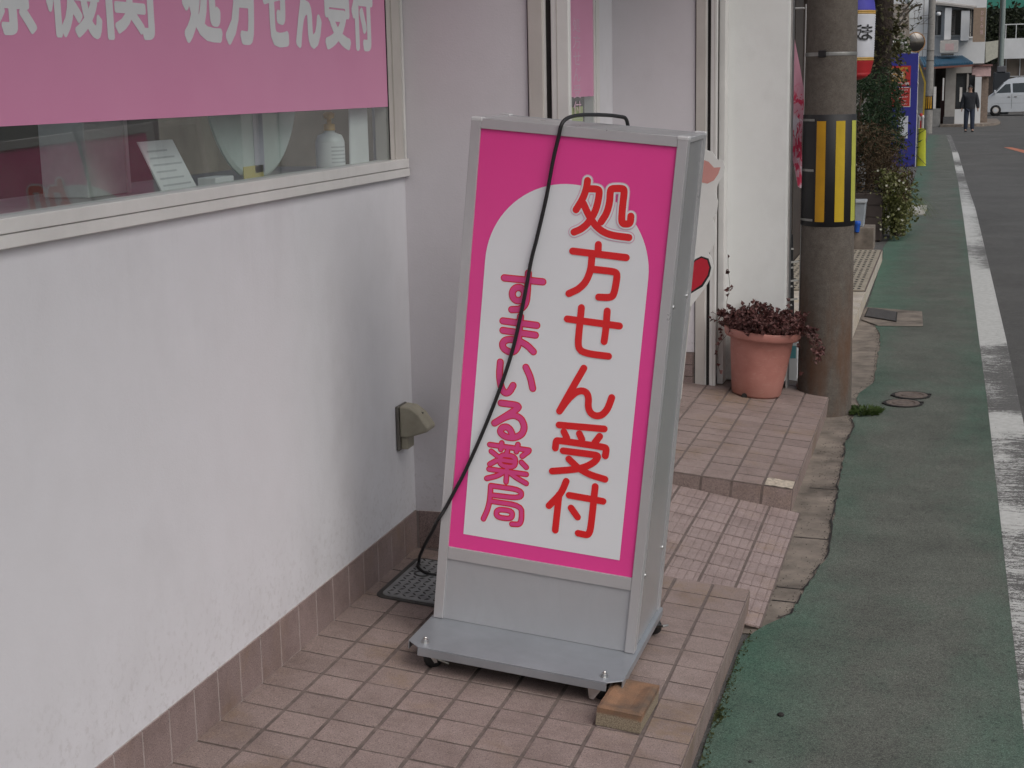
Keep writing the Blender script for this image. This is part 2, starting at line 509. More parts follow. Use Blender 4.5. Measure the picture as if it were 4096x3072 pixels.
RED = {
  'sho': [[[0.0374,1.2547],[0.0367,1.2353],[0.0293,1.2065],[0.014,1.1767]],[[0.0369,1.2336],[0.0646,1.2357],[0.0714,1.2318],[0.0709,1.2073],[0.065,1.175],[0.0481,1.1433],[0.0314,1.1273],[0.014,1.1183]],[[0.0323,1.1945],[0.0476,1.1679],[0.0682,1.1419],[0.0914,1.1268],[0.1173,1.1208],[0.1605,1.1202]],[[0.0835,1.1524],[0.0957,1.1748],[0.1012,1.2034],[0.0999,1.2347],[0.1036,1.241],[0.132,1.2439],[0.1368,1.2392],[0.136,1.2035],[0.1366,1.1616],[0.1421,1.1534],[0.157,1.155],[0.1607,1.1606],[0.1603,1.1753]]],
  'hou': [[[0.082,1.0932],[0.0832,1.0692]],[[0.015,1.0686],[0.1586,1.0678]],[[0.0676,1.062],[0.0684,1.0265],[0.0588,0.9931],[0.0407,0.9712],[0.0152,0.9562]],[[0.0702,1.0274],[0.1265,1.0279],[0.1369,1.0255],[0.1397,1.0152],[0.1369,0.9774],[0.1329,0.9633],[0.1224,0.9584],[0.096,0.9566]]],
  'se': [[[0.0171,0.8887],[0.1585,0.8877]],[[0.1223,0.9228],[0.1233,0.8749],[0.1219,0.8414]],[[0.0526,0.9232],[0.052,0.8331],[0.0555,0.8153],[0.0656,0.8067],[0.0899,0.8034],[0.1376,0.8042]]],
  'n': [[[0.0744,0.7636],[0.0488,0.7069],[0.019,0.6387]],[[0.019,0.6387],[0.0394,0.6747],[0.0581,0.6959],[0.074,0.703],[0.0879,0.7],[0.095,0.6866],[0.0959,0.6601],[0.1043,0.6448],[0.1193,0.6395],[0.1353,0.6443],[0.148,0.6613],[0.1541,0.6827],[0.1569,0.6954]]],
  'uke': [[[0.0212,0.6009],[0.145,0.6082]],[[0.0361,0.5843],[0.0459,0.5691]],[[0.079,0.5853],[0.0874,0.5711]],[[0.1347,0.5865],[0.123,0.5669]],[[0.0171,0.5364],[0.0171,0.5552],[0.0209,0.5587],[0.1498,0.5593],[0.1563,0.5553],[0.155,0.5356]],[[0.0389,0.5322],[0.1274,0.5344],[0.1359,0.5323],[0.131,0.5182],[0.1099,0.5004],[0.0779,0.4862],[0.0142,0.4717]],[[0.0567,0.5123],[0.0859,0.4904],[0.1162,0.4784],[0.1604,0.4719]]],
  'tsuke': [[[0.0553,0.4499],[0.0448,0.4145],[0.0138,0.3743]],[[0.0389,0.4093],[0.0376,0.3091]],[[0.0668,0.4125],[0.161,0.4108]],[[0.1358,0.4479],[0.1349,0.3275],[0.13,0.313],[0.124,0.3099],[0.1016,0.3113]],[[0.0755,0.3783],[0.0957,0.3558]]],
}
PINK = {
  'su': [[[-0.1646,0.9765],[-0.058,0.9785]],[[-0.0995,0.9968],[-0.0975,0.931],[-0.1007,0.9123],[-0.1126,0.8981],[-0.1368,0.8943]],[[-0.1047,0.9403],[-0.1054,0.9332],[-0.1085,0.9269],[-0.1138,0.9223],[-0.1202,0.9202],[-0.1269,0.9207],[-0.1328,0.924],[-0.137,0.9294],[-0.1389,0.9362],[-0.1382,0.9432],[-0.135,0.9495],[-0.1298,0.9541],[-0.1233,0.9563],[-0.1167,0.9557],[-0.1108,0.9524],[-0.1066,0.947],[-0.1047,0.9403]]],
  'ma': [[[-0.1586,0.8611],[-0.0642,0.8609]],[[-0.1564,0.8356],[-0.0656,0.8343]],[[-0.1109,0.8789],[-0.1114,0.8413],[-0.1098,0.801],[-0.1178,0.784],[-0.1325,0.7787],[-0.1503,0.7864],[-0.1552,0.7987],[-0.1485,0.81],[-0.1318,0.8147],[-0.1089,0.8129],[-0.0855,0.8041],[-0.0672,0.7892]]],
  'i': [[[-0.1562,0.749],[-0.156,0.7117],[-0.1481,0.6795],[-0.1363,0.6653],[-0.124,0.6704],[-0.1151,0.6903]],[[-0.084,0.7443],[-0.0692,0.7194],[-0.0602,0.6897]]],
  'ru': [[[-0.1446,0.6375],[-0.0873,0.6381],[-0.1188,0.6106],[-0.1581,0.5797]],[[-0.1581,0.5797],[-0.1308,0.6005],[-0.1061,0.6103],[-0.0842,0.603],[-0.073,0.5817],[-0.0783,0.5599],[-0.1005,0.5461],[-0.1261,0.5465],[-0.1411,0.5569],[-0.1367,0.5702],[-0.1243,0.575],[-0.1132,0.5695],[-0.1056,0.5559]]],
  'yaku': [[[-0.1666,0.5181],[-0.0556,0.5192]],[[-0.1331,0.5277],[-0.1345,0.5093]],[[-0.0876,0.5303],[-0.0905,0.5097]],[[-0.1608,0.5003],[-0.1436,0.4902]],[[-0.1426,0.4776],[-0.1621,0.4635]],[[-0.0562,0.5161],[-0.073,0.4996]],[[-0.0737,0.4826],[-0.059,0.4709]],[[-0.1152,0.5089],[-0.1184,0.4957]],[[-0.1347,0.4958],[-0.0907,0.4965],[-0.0909,0.4652],[-0.1342,0.4648],[-0.1347,0.4958]],[[-0.1334,0.4807],[-0.0915,0.4812]],[[-0.1631,0.4497],[-0.0573,0.4513]],[[-0.1122,0.464],[-0.112,0.4215]],[[-0.1199,0.4488],[-0.1381,0.4344],[-0.1673,0.4226]],[[-0.105,0.4494],[-0.0825,0.4367],[-0.0551,0.4262]]],
  'kyoku': [[[-0.1541,0.4041],[-0.067,0.406],[-0.0661,0.3818],[-0.1506,0.3781]],[[-0.1541,0.4041],[-0.1535,0.3613],[-0.1578,0.3348],[-0.1673,0.3073]],[[-0.1491,0.3607],[-0.0631,0.3618],[-0.059,0.3252],[-0.0635,0.3081],[-0.0853,0.3058]],[[-0.1311,0.3413],[-0.0863,0.343],[-0.0873,0.3196],[-0.1317,0.3184],[-0.1311,0.3413]]],
}

# text as mesh, from the built-in font
def text_mesh(body, size, offset=0.0, align='CENTER'):
    cu = bpy.data.curves.new('lettering', 'FONT')
    cu.body = body; cu.size = size; cu.offset = offset
    cu.align_x = align
    cu.resolution_u = 3
    o = bpy.data.objects.new('lettering', cu)
    COL.objects.link(o)
    dg = bpy.context.evaluated_depsgraph_get()
    me = bpy.data.meshes.new_from_object(o.evaluated_get(dg), depsgraph=dg)
    bpy.data.objects.remove(o)
    bpy.data.curves.remove(cu)
    me.materials.clear()
    return me

def map_mesh(me, fn):
    for v in me.vertices:
        v.co = fn(v.co.x, v.co.y)
    me.update()
    return me

def fit_text(body, w, h, offset=0.0):
    """text mesh scaled to a w by h box with its lower left corner at 0,0"""
    me = text_mesh(body, 1.0, offset, 'LEFT')
    xs = [v.co.x for v in me.vertices]; ys = [v.co.y for v in me.vertices]
    if not xs: return me
    x0, x1, y0, y1 = min(xs), max(xs), min(ys), max(ys)
    for v in me.vertices:
        v.co.x = (v.co.x - x0) / (x1 - x0) * w
        v.co.y = (v.co.y - y0) / (y1 - y0) * h
    me.update()
    return me

# ------------------------------------------------------------------ key measures (metres)
XA = -0.241          # street face of the window wall
XE = 0.859           # street edge of the tiled platforms
SL = 0.0974          # fall of the platforms towards the street
GZ = -0.205          # walkway level here
TH = math.atan(SL)
WB = 1.565           # face of the short wall beside the sign
WC = 4.69            # face of the wall beyond the entrance

def ground_z(y):
    pts = [(-30, GZ), (12, GZ), (57, -0.4975), (66, -0.50), (80, -0.455), (400, -0.455)]
    for (a, za), (b, zb) in zip(pts, pts[1:]):
        if y <= b: return za + (zb - za) * (y - a) / (b - a)
    return pts[-1][1]

YS = [-30, -6, 0, 4, 8, 12, 20, 30, 40, 48, 57, 66, 80, 120, 400]
def strip(xl, xr, y0, y1, dz, step=None):
    """sheet following the street profile; xl, xr may be functions of y"""
    ys = sorted(set([y0, y1] + [y for y in YS if y0 < y < y1] + ([y0 + step * i for i in range(int((y1 - y0) / step) + 1)] if step else [])))
    mb = MB()
    fl = xl if callable(xl) else (lambda y: xl)
    fr = xr if callable(xr) else (lambda y: xr)
    vs_ = []
    for y in ys:
        vs_ += [(fl(y), y, ground_z(y) + dz), (fr(y), y, ground_z(y) + dz)]
    mb.add(vs_, [[2 * i, 2 * i + 1, 2 * i + 3, 2 * i + 2] for i in range(len(ys) - 1)])
    return mb

def interp(pts):
    def f(y):
        if y <= pts[0][0]: return pts[0][1]
        for (a, va), (b, vb) in zip(pts, pts[1:]):
            if y <= b: return va + (vb - va) * (y - a) / (b - a)
        return pts[-1][1]
    return f

# ------------------------------------------------------------------ street
struct('road', strip(-250, 250, -30, 400, -0.008), M_ASPHALT)
rr = random.Random(3)
left_edge = interp([(-6, .862), (1.45, .862), (1.62, .90), (1.75, .985), (2.02, 1.003), (2.25, 1.03), (2.41, 1.052), (2.9, 1.033), (3.4, 1.02), (4.0, 1.005),
                    (4.2, .995), (4.55, 1.02), (4.75, .99), (5.0, 1.02), (5.3, .985), (5.5, 1.0), (5.68, 1.05), (6.1, 1.05), (7.0, 1.03), (7.49, 1.01), (8.7, .86),
                    (12, .84), (13, .80), (16, .86), (30, .80), (53, .70)])
wob = {}
def le(y):
    k = round(y, 3)
    if k not in wob: wob[k] = rr.uniform(-.007, .007) if 1.6 < y < 8.6 else rr.uniform(-.003, .003)
    return left_edge(y) + wob[k]
struct('green_walkway', strip(le, interp([(-6, 1.672), (5.4, 1.667), (7.3, 1.657), (11.9, 1.639), (17, 1.623), (25, 1.584), (37.6, 1.488), (53, 1.30)]), -6, 53, 0.0, 0.07), M_GREEN)
ge = {}
def gutter_edge(y):
    k = round(y, 3)
    return le(y) - 0.0 + 0.03
struct('concrete_gutter', strip(0.80, lambda y: left_edge(y) + .035, 1.55, 8.7, -0.004, 0.1), M_CONC)
struct('white_edge_line', strip(interp([(-6, 1.6735), (5.4, 1.6685), (7.3, 1.6585), (11.9, 1.6405), (17, 1.6245), (25, 1.5855), (37.6, 1.4895), (53, 1.3015)]), interp([(-6, 1.835), (7.3, 1.832), (11.2, 1.815), (18.4, 1.793), (23.7, 1.740), (37, 1.64), (53, 1.45)]), -6, 53, -0.004, 0.5), M_LINE)
M_ORANGE = mat('faded orange paint', (0.45, 0.16, 0.09), 0.8, var=0.25, scale=20, space='world')
struct('orange_road_mark', MB().poly([(2.85, 40.9, ground_z(41) - .003), (3.05, 40.9, ground_z(41) - .003), (3.55, 36.6, ground_z(36.6) - .003), (3.25, 36.6, ground_z(36.6) - .003)]), M_ORANGE)

# concrete patch and cast lid in the green walkway
patch = MB().poly([(0.856, 8.70, GZ + .004), (1.271, 8.53, GZ + .004), (1.29, 7.83, GZ + .004), (0.99, 7.80, GZ + .004), (0.85, 8.08, GZ + .004)])
struct('concrete_patch', patch, M_CONC)
M_IRON = mat('dull cast iron', (0.085, 0.078, 0.073), 0.6, metal=0.3, var=0.4, scale=40, bump=0.6, bscale=140, space='world')
M_IRON2 = mat('rusty iron lid', (0.150, 0.118, 0.100), 0.7, metal=0.1, var=0.3, scale=40, bump=0.5, bscale=150, space='world')
t = thing('drain_cover', 'oblong grey cast-iron cover set in the concrete patch beyond the pole', 'drain cover', (0.985, 8.32, GZ + .004))
c4 = [(-.112, .327), (.111, .132), (.12, -.342), (-.117, -.121)]
obj('rim', MB().prism([(x, y, 0.0) for x, y in c4], (0, 0, .004)), M_DARK, t)
obj('plate', MB().prism([(x * .93, y * .95, .004) for x, y in c4], (0, 0, .004)), M_IRON, t)
for i, (x, y, lab) in enumerate([(1.270, 5.385, 'round iron valve lid in the green walkway, the farther of two'), (1.233, 5.165, 'round iron valve lid in the green walkway, the nearer of two')]):
    t = thing('valve_lid', lab, 'valve lid', (x, y, GZ + .001), 0, 'round lids in the walkway')
    obj('rim', MB().lathe([(.104, 0), (.104, .005), (.090, .005), (.090, 0.001)], 28), M_DARK, t)
    obj('lid', MB().lathe([(.088, .001), (.088, .006), (.066, .006), (.064, .003), (.054, .003), (.052, .006), (0.001, .006)], 28), M_IRON2, t)
    for a in (0.3, 3.4): obj('lug', MB().box(.10 * math.cos(a) - .012, .10 * math.cos(a) + .012, .1 * math.sin(a) - .012, .1 * math.sin(a) + .012, .001, .008), M_DARK, t)

# ------------------------------------------------------------------ tiled platforms
def tile_mesh(w, d, h=0.008, b=0.0012, jit=None):
    """one tile, origin at its corner, top at z=0, with a small arris"""
    mb = MB()
    v = [(0, 0, -h), (w, 0, -h), (w, d, -h), (0, d, -h),
         (0, 0, -b), (w, 0, -b), (w, d, -b), (0, d, -b),
         (b, b, 0), (w - b, b, 0), (w - b, d - b, 0), (b, d - b, 0)]
    f = [[0, 1, 5, 4], [1, 2, 6, 5], [2, 3, 7, 6], [3, 0, 4, 7], [4, 5, 9, 8], [5, 6, 10, 9], [6, 7, 11, 10], [7, 4, 8, 11], [8, 9, 10, 11]]
    me = mb.add(v, f).mesh('tile')
    me.polygons.foreach_set('material_index', [1 if i < 4 else 0 for i in range(len(me.polygons))])
    return me

def put(me, parent, loc, rot=None, name='tile'):
    o = bpy.data.objects.new(name, me)
    link(o, parent)
    o.location = loc
    if rot: o.rotation_euler = rot
    return o

rt = random.Random(11)
def tiles(parent, me, xs, ys, jz=0.0007, skip=None):
    for i, x in enumerate(xs):
        for j, y in enumerate(ys):
            if skip and skip(i, j): continue
            put(me, parent, (x, y, rt.uniform(-jz, jz)), (rt.gauss(0, .0035), rt.gauss(0, .0035), rt.gauss(0, .002)))

def slab(name, x1, y0, y1, z0, bottom, loc):
    """sloping slab: local frame lies in the falling surface"""
    L = (x1 - XA) / math.cos(TH)
    me = MB()
    zb0 = -(bottom)                       # depth below the surface at wall and edge
    me.hexa([(-0.3, y0, -.35), (L, y0, -.30), (L, y1, -.30), (-0.3, y1, -.35), (-0.3, y0, -.0030), (L, y0, -.0030), (L, y1, -.0030), (-0.3, y1, -.0030)])
    o = struct(name, me, M_GROUT)
    o.location = loc
    o.rotation_euler = (0, TH, 0)
    return o

S, V = 0.1227, 0.12
SS = S / math.cos(TH)
# lower platform (the sign stands on it)
low = slab('lower_tiled_platform', XE - .008, -2.4, 1.68, 0, 0, (XA, 0, 0))
m_tile = tile_mesh(SS - .0095, V - .0082); m_tile.materials.append(M_TILE); m_tile.materials.append(M_GROUT if 'm_tile' not in ('m_sk',) else M_GROUT_L)
tiles(low, m_tile, [-.004 + SS * i + .005 for i in range(9)], [V * j + .002 for j in range(-20, 14)])
# its riser tiles, facing the street
m_ris = tile_mesh(V - .0055, .112); m_ris.materials.append(M_TILE); m_ris.materials.append(M_GROUT if 'm_ris' not in ('m_sk',) else M_GROUT_L)
Ledge = (XE - XA) / math.cos(TH)
for j in range(-20, 14):
    put(m_ris, low, (Ledge - .0008 + rt.uniform(-.0006, .0006), V * j + .06 + .002 if j < 13 else V * j + .002, -.118), (R(90), 0, R(90)), 'riser_tile')

# entrance platform
ent = slab('entrance_tiled_platform', .873 - .008, 2.929, 5.1, 0, 0, (XA, 0, 0.006))
SU = 0.1238 / math.cos(TH)
m_tile_u = tile_mesh(SU - .0095, .1188 - .0088); m_tile_u.materials.append(M_TILE); m_tile_u.materials.append(M_GROUT if 'm_tile_u' not in ('m_sk',) else M_GROUT_L)
tiles(ent, m_tile_u, [SU * i + .004 for i in range(9)], [2.929 + .1188 * j + .002 for j in range(0, 18)], skip=lambda i, j: (i == 8 and j == 0))
Lu = SU * 9
m_fr = tile_mesh(SU - .009, .092); m_fr.materials.append(M_TILE); m_fr.materials.append(M_GROUT if 'm_fr' not in ('m_sk',) else M_GROUT_L)
for i in range(9):
    put(m_fr, ent, (SU * i + .004, 2.929 - .0005, -.098), (R(90), 0, 0), 'riser_tile')
    if i >= 5: put(m_fr, ent, (SU * i + .004, 2.929 - .0012, -.19), (R(90), 0, 0), 'riser_tile')
for j in range(0, 16):
    put(m_ris, ent, (Lu - .0015, 2.929 + .1188 * j + .012, -.118), (R(90), 0, R(90)), 'riser_tile')
mm = MB()
rb = random.Random(5)
nx, ny = 14, 8
grid = []
for a in range(nx + 1):
    for b in range(ny + 1):
        grid.append((SU * 8 + .006 + (SU - .012) * a / nx, 2.932 + .112 * b / ny, .0012 - rb.random() * .0022))
mm.add(grid, [[a * (ny + 1) + b, (a + 1) * (ny + 1) + b, (a + 1) * (ny + 1) + b + 1, a * (ny + 1) + b + 1] for a in range(nx) for b in range(ny)])
obj('bare_mortar', mm, M_MORTAR, ent)['label'] = 'bare mortar where the corner tile has broken off'

# ramp between them, falling to the walkway
RS = 0.177
RT = math.atan(RS)
rx0 = -0.15
ramp = struct('tiled_ramp', MB().hexa([(0, 1.60, -.2), (1.068, 1.60, -.06), (1.068, 2.935, -.06), (0, 2.935, -.2), (0, 1.60, -.0032), (1.068, 1.60, -.0032), (1.068, 2.935, -.0032), (0, 2.935, -.0032)]), M_GROUT)
ramp.location = (rx0, 0, -0.19 - RS * (rx0 - .85))
ramp.rotation_euler = (0, RT, 0)
cw = .122 / math.cos(RT)
def ribbed(w, d):
    mb = MB()
    cuts = [0, .10, .355, .62, .885, 1.0]
    for a, b in zip(cuts, cuts[1:]):
        x0, x1 = a * w + (.0011 if a > 0 else 0), b * w - (.0011 if b < 1 else 0)
        q = .0014
        v = [(x0, 0, -.006), (x1, 0, -.006), (x1, d, -.006), (x0, d, -.006), (x0 + q * .5, q, 0), (x1 - q * .5, q, 0), (x1 - q * .5, d - q, 0), (x0 + q * .5, d - q, 0)]
        mb.add(v, [[0, 1, 5, 4], [1, 2, 6, 5], [2, 3, 7, 6], [3, 0, 4, 7], [4, 5, 6, 7]])
    mb.add([(0, 0, -.0022), (w, 0, -.0022), (w, d, -.0022), (0, d, -.0022)], [[0, 1, 2, 3]])
    return mb.mesh('tile')
m_rib = ribbed(cw - .0095, .1215 - .0072); m_rib.materials.append(M_TILE2)
xs = []
xe = (.903 - rx0) / math.cos(RT)
for i in range(8):
    xs.append(xe - cw * (i + 1) + .003)
tiles(ramp, m_rib, xs, [2.926 - .1215 * (j + 1) + .002 for j in range(11)], jz=.0005)

# ------------------------------------------------------------------ pharmacy building
bld = thing('pharmacy_building', 'white painted shopfront with pink lettered windows beside the tiled entrance', 'building', (0, 0, 0))
w = MB()
w.box(XA - .07, XA, -4.2, 1.72, -.10, 1.2285)            # below the window
wall_a = obj('wall', w, M_WALL, bld, bevel=0)
obj('wall', MB().box(XA - .07, XA, 1.4795, 1.72, 1.2287, 3.0), M_WALL, bld)
obj('wall', MB().box(XA - .07, XA, -4.2, 1.4793, 2.05, 3.0), M_WALL, bld)
w = MB(); w.box(XA - .06, .173, WB, WB + .14, -.10, 3.0)
obj('wall', w, M_WALLB, bld)['label'] = 'short lilac grey wall beside the sign'
w = MB(); w.box(XA - .07, XA, 1.70, 4.72, -.10, 1.2285)
obj('wall', w, M_WALL, bld)
obj('wall', MB().box(XA - .07, XA, 4.36, 4.72, 1.2287, 3.0), M_WALL, bld)
obj('wall', MB().box(XA - .07, XA, 1.72, 4.3598, 2.05, 3.0), M_WALL, bld)
w = MB(); w.box(XA - .06, .186, WC, WC + .14, -.12, 3.0)
obj('wall', w, M_WALLB, bld)['label'] = 'short lilac grey wall beyond the entrance recess'
# wall skirting tiles: window wall, short wall, far wall
m_sk = tile_mesh(.12 - .0042, .128); m_sk.materials.append(M_SKIRT); m_sk.materials.append(M_GROUT if 'm_sk' not in ('m_sk',) else M_GROUT_L)
gl = MB().box(XA, XA + .0035, -4.2, WB, -.05, .125)
sk = obj('skirting', gl, M_GROUT_L, bld)
for j in range(-20, 13):
    put(m_sk, sk, (XA + .0044, .12 * j + .0012, 0.0), (R(90), 0, R(90)))
put(m_sk, sk, (XA + .0048, 1.5612 - .12, 0.0), (R(90), 0, R(90)))
sk2 = obj('skirting', MB().box(XA, .173, WB - .004, WB, -.06, .125), M_GROUT_L, bld)
for i in range(3):
    put(m_sk, sk2, (XA + .012 + .122 * i, WB - .007, -.002), (R(90), 0, 0))
m_sk3 = tile_mesh(.062, .058); m_sk3.materials.append(M_SKIRT); m_sk3.materials.append(M_GROUT if 'm_sk3' not in ('m_sk',) else M_GROUT_L)
sk3 = obj('skirting', MB().box(XA, .186, WC - .004, WC, -.06, .128), M_GROUT, bld)
for i in range(6):
    for k in range(3):
        put(m_sk3, sk3, (.180 - .0655 * (i + 1), WC - .007, -.062 + .0625 * k), (R(90), 0, 0))

# sliding shutter rails on both short walls
def rails(y, x0, x1, x2, x3, zb):
    p = obj('shutter_rail', MB().box(x0, x1, y - .012, y + .12, zb, 3.0), M_ALU, bld, bevel=.003)
    e = MB(); e.box(x0 - .004, x0, y - .004, y + .01, zb, 3.0)
    obj('seal', e, M_DARK, p)
    obj('lip', MB().box(x1, x1 + .007, y - .004, y + .10, zb, 3.0), M_ALU_W, p)
    obj('slot', MB().box(x1 + .0065, x2 + .0005, y + .003, y + .12, zb, 3.0), M_DARK, p)  # black block near the rail face, painting the shade inside the slot
    q = obj('shutter_rail', MB().box(x2, x3, y - .010, y + .022, zb, 3.0), M_ALU_W, bld, bevel=.003)
    obj('groove', MB().box(x2 + .018, x2 + .0205, y - .0112, y - .010, zb, 3.0), M_ALU, q)
rails(WB, .177, .224, .249, .305, -.06)
rails(WC, .190, .240, .264, .296, -.06)
# white pillar
p = obj('pillar', MB().box(.297, .640, 4.845, 4.985, -.045, 3.0), M_PILLAR, bld, bevel=.012, seg=3)
obj('render_edge', MB().box(.6401, .6465, 4.858, 4.985, -.10, 3.0), M_PILLAR_E, p, bevel=.002)
obj('pillar_return', MB().box(.297, .330, 4.735, 4.844, -.045, 3.0), M_ALU_W, p, bevel=.004)

# windows: frame, sill, glass, film with lettering
def window(y0, y1, zb, zt, fx=XA):
    fr = MB()
    fr.box(fx - .05, fx + .001, y1 - .032, y1 - .0005, zb, zt)
    fr.box(fx - .05, fx + .006, y1, y1 + .068, zb - .004, zt)
    fr.box(fx - .05, fx - .008, y0, y0 + .03, zb, zt)
    fr.box(fx - .05, fx + .006, y0 + .0301, y1 - .0301, zt, zt + .05)
    return fr
W = obj('window', window(-4.0, 1.480, 1.287, 2.05), M_ALU, bld, bevel=.0015)
obj('frame_edge', MB().box(XA - .02, XA + .012, 1.5482, 1.562, 1.229, 2.1), M_ALU_W, W, bevel=.002)
obj('seal', MB().box(XA - .0035, XA - .001, 1.4450, 1.4476, 1.289, 2.05), M_DARK, W)
s1 = MB().box(XA - .05, XA + .024, -4.1, 1.545, 1.2585, 1.2868)
obj('sill', s1, M_ALU_W, W, bevel=.002)
s2 = MB().box(XA - .05, XA + .020, -4.1, 1.5615, 1.2305, 1.2572)
obj('sill', s2, M_ALU_W, W, bevel=.002)
GX = XA - .006
obj('pane', MB().poly([(GX, -3.97, 1.288), (GX, 1.477, 1.288), (GX, 1.477, 2.049), (GX, -3.97, 2.049)]), M_GLASS, W)
film = obj('film', MB().box(GX + .0015, GX + .0025, -3.97, 1.476, 1.450, 2.048), M_FILM, W)
W2 = obj('window', window(1.74, 4.306, 1.287, 2.05), M_ALU_W, bld, bevel=.0015)
obj('sill', MB().box(XA - .05, XA + .02, 1.71, 4.66, 1.2305, 1.2868), M_ALU_W, W2, bevel=.002)
obj('pane', MB().poly([(GX, 1.77, 1.288), (GX, 4.30, 1.288), (GX, 4.30, 2.049), (GX, 1.77, 2.049)]), M_GLASS, W2)
obj('film', MB().box(GX + .0015, GX + .0025, 1.77, 4.30, 1.450, 2.048), M_FILM, W2)
# lettering on the film (each character its own part): the glyph thickened by shifted copies
def bold(ch, ya, yb, z0, h):
    fat = .0055 if ch in '医療機関' else .0095
    me = fit_text(ch, yb - ya - 2 * fat, h - 2 * fat, 0.0)
    vs0 = [(v.co.x, v.co.y) for v in me.vertices]; fs0 = [list(p.vertices) for p in me.polygons]
    mb = MB()
    for k in range(15):
        a = 2 * math.pi * k / 14
        q = 0 if k == 14 else fat
        mb.add([(GX + .0032 + k * 6e-6, ya + fat + x + q * math.cos(a), z0 + fat + y + q * math.sin(a)) for x, y in vs0], fs0)
    return mb
for ch, ya, yb in [('医', -.86, -.66), ('療', -.635, -.425), ('機', -.395, -.197), ('関', -.180, .016), ('処', .145, .338), ('方', .352, .535), ('せ', .566, .735),
                   ('ん', .760, .937), ('受', .957, 1.146), ('付', 1.158, 1.328)]:
    h = .208
    ya, yb = ya * 1.0036 + .0108, yb * 1.0036 + .0108
    obj('lettering', bold(ch, ya, yb, 1.614, h), M_FILM_TXT, W)
for k, ch in enumerate('処方せん受付'):
    me = fit_text(ch, .15, .062, 0.0)
    map_mesh(me, lambda x, y, k=k: Vector((GX + .0032, 3.86 + x, 1.745 - .075 * k + y)))
    obj('lettering', me, mat('pale pink lettering', (.74, .50, .62), .5), W2)
me = MB().box(GX - .006, GX - .005, 3.86, 4.08, 1.325, 1.405)
obj('sticker', me, mat('lime sticker', (0.50, 0.60, 0.16), 0.5), W2)
obj('sticker', MB().box(GX - .0048, GX - .0045, 3.83, 4.05, 1.35, 1.352), M_ALU_W, W2)

# unseen eave added to darken the wall tops, and the rest of the shell
M_CEIL = mat('grey soffit', (0.36, 0.35, 0.35), 0.8)
obj('eave', MB().box(-.45, .72, -4.2, 5.15, 2.62, 2.78), M_CEIL, bld)
M_ROOM = mat('office wall', (0.20, 0.19, 0.165), 0.8, var=.4, scale=2)
room = MB()
room.box(-3.2, -3.1, -4.2, 6.0, .2, 3.0)
obj('back_wall', room, M_ROOM, bld)
obj('end_wall', MB().box(-3.1, XA - .071, -4.3, -4.2, .2, 3.0), M_ROOM, bld)
obj('end_wall', MB().box(-3.1, XA - .071, 5.9, 6.0, .2, 3.0), M_ROOM, bld)
obj('room_floor', MB().box(-3.1, XA - .071, -4.2, 5.9, .1, .2), M_ROOM, bld)
obj('roof', MB().box(-3.2, -2.4, -4.2, 6.0, 2.62, 2.78), M_CEIL, bld)  # cut back to a strip so sky light falls into the room

# what stands on the window ledge
M_LEDGE = mat('ledge', (0.30, 0.29, 0.27), 0.6)
obj('ledge', MB().box(XA - .45, XA - .0505, -4.0, 1.42, 1.20, 1.270), M_LEDGE, bld)
M_PAPER = mat('paper', (0.74, 0.76, 0.77), 0.7, var=0.04, scale=5)
M_PRINTGREY = mat('grey print', (0.50, 0.52, 0.54), 0.7)
card = thing('info_card', 'white printed card leaning behind the window glass', 'card', (-.325, .14, 1.271))
q = MB().prism([(0, .02, 0), (0, .19, 0), (-.03, .13, .125), (-.03, -.03, .125)], (.004, 0, 0))
obj('sheet', q, M_PAPER, card)
pr = MB()
for k in range(6):
    a = (.02 + k * .016) / .125
    yo = .02 - .05 * a
    pr.poly([(-.03 * a + .0048, yo + .015, .125 * a), (-.03 * a + .0048, yo + .15 - .02 * (k % 3), .125 * a), (-.03 * a + .0042, yo + .15 - .02 * (k % 3), .125 * a + .004), (-.03 * a + .0042, yo + .015, .125 * a + .004)])
obj('print', pr, M_PRINTGREY, card)
M_DISC = mat('pale aqua disc', (0.50, 0.58, 0.56), 0.35, var=0.15, scale=5)
d = thing('round_board', 'large pale aqua round board standing on the window ledge', 'round board', (-.365, .73, 1.271))
obj('disc', MB().lathe([(.001, 0), (.270, 0), (.280, .006), (.280, .012), (.27, .018), (.001, .018)], 48, (0, 0, .28), 'x'), M_DISC, d)
obj('stripe', MB().box(.0185, .0195, -.03, .03, .02, .52), mat('lilac stripe', (0.44, 0.44, 0.52), 0.5), d)
obj('badge', MB().box(.0185, .0195, -.10, .02, .006, .04), mat('yellow label', (0.55, 0.48, 0.16), 0.5), d)
b = thing('pump_bottle', 'white labelled pump bottle with orange top behind the window', 'bottle', (-.335, 1.19, 1.271))
obj('body', MB().lathe([(.001, 0), (.040, 0), (.043, .006), (.043, .085), (.036, .102), (.016, .110), (.015, .118), (.001, .118)], 24), mat('milky plastic', (0.66, 0.69, 0.69), 0.3), b, True)
obj('label', MB().lathe([(.0436, .012), (.0436, .082)], 24), M_PAPER, b, True)
lb = MB()
for k in range(5): lb.lathe([(.0440, .022 + .011 * k), (.0440, .026 + .011 * k)], 6, (0, 0, 0), 'z', -1.1, .3 - .25 * (k % 2))
lb.lathe([(.0440, .040), (.0440, .062)], 3, (0, 0, 0), 'z', .5, .75)
obj('print', lb, M_PRINTGREY, b)
obj('pump', MB().lathe([(.017, .116), (.017, .134), (.007, .136), (.007, .150), (.015, .152), (.017, .164), (.010, .170), (.001, .170)], 18), mat('pale amber plastic', (0.60, 0.40, 0.16), 0.35), b, True)
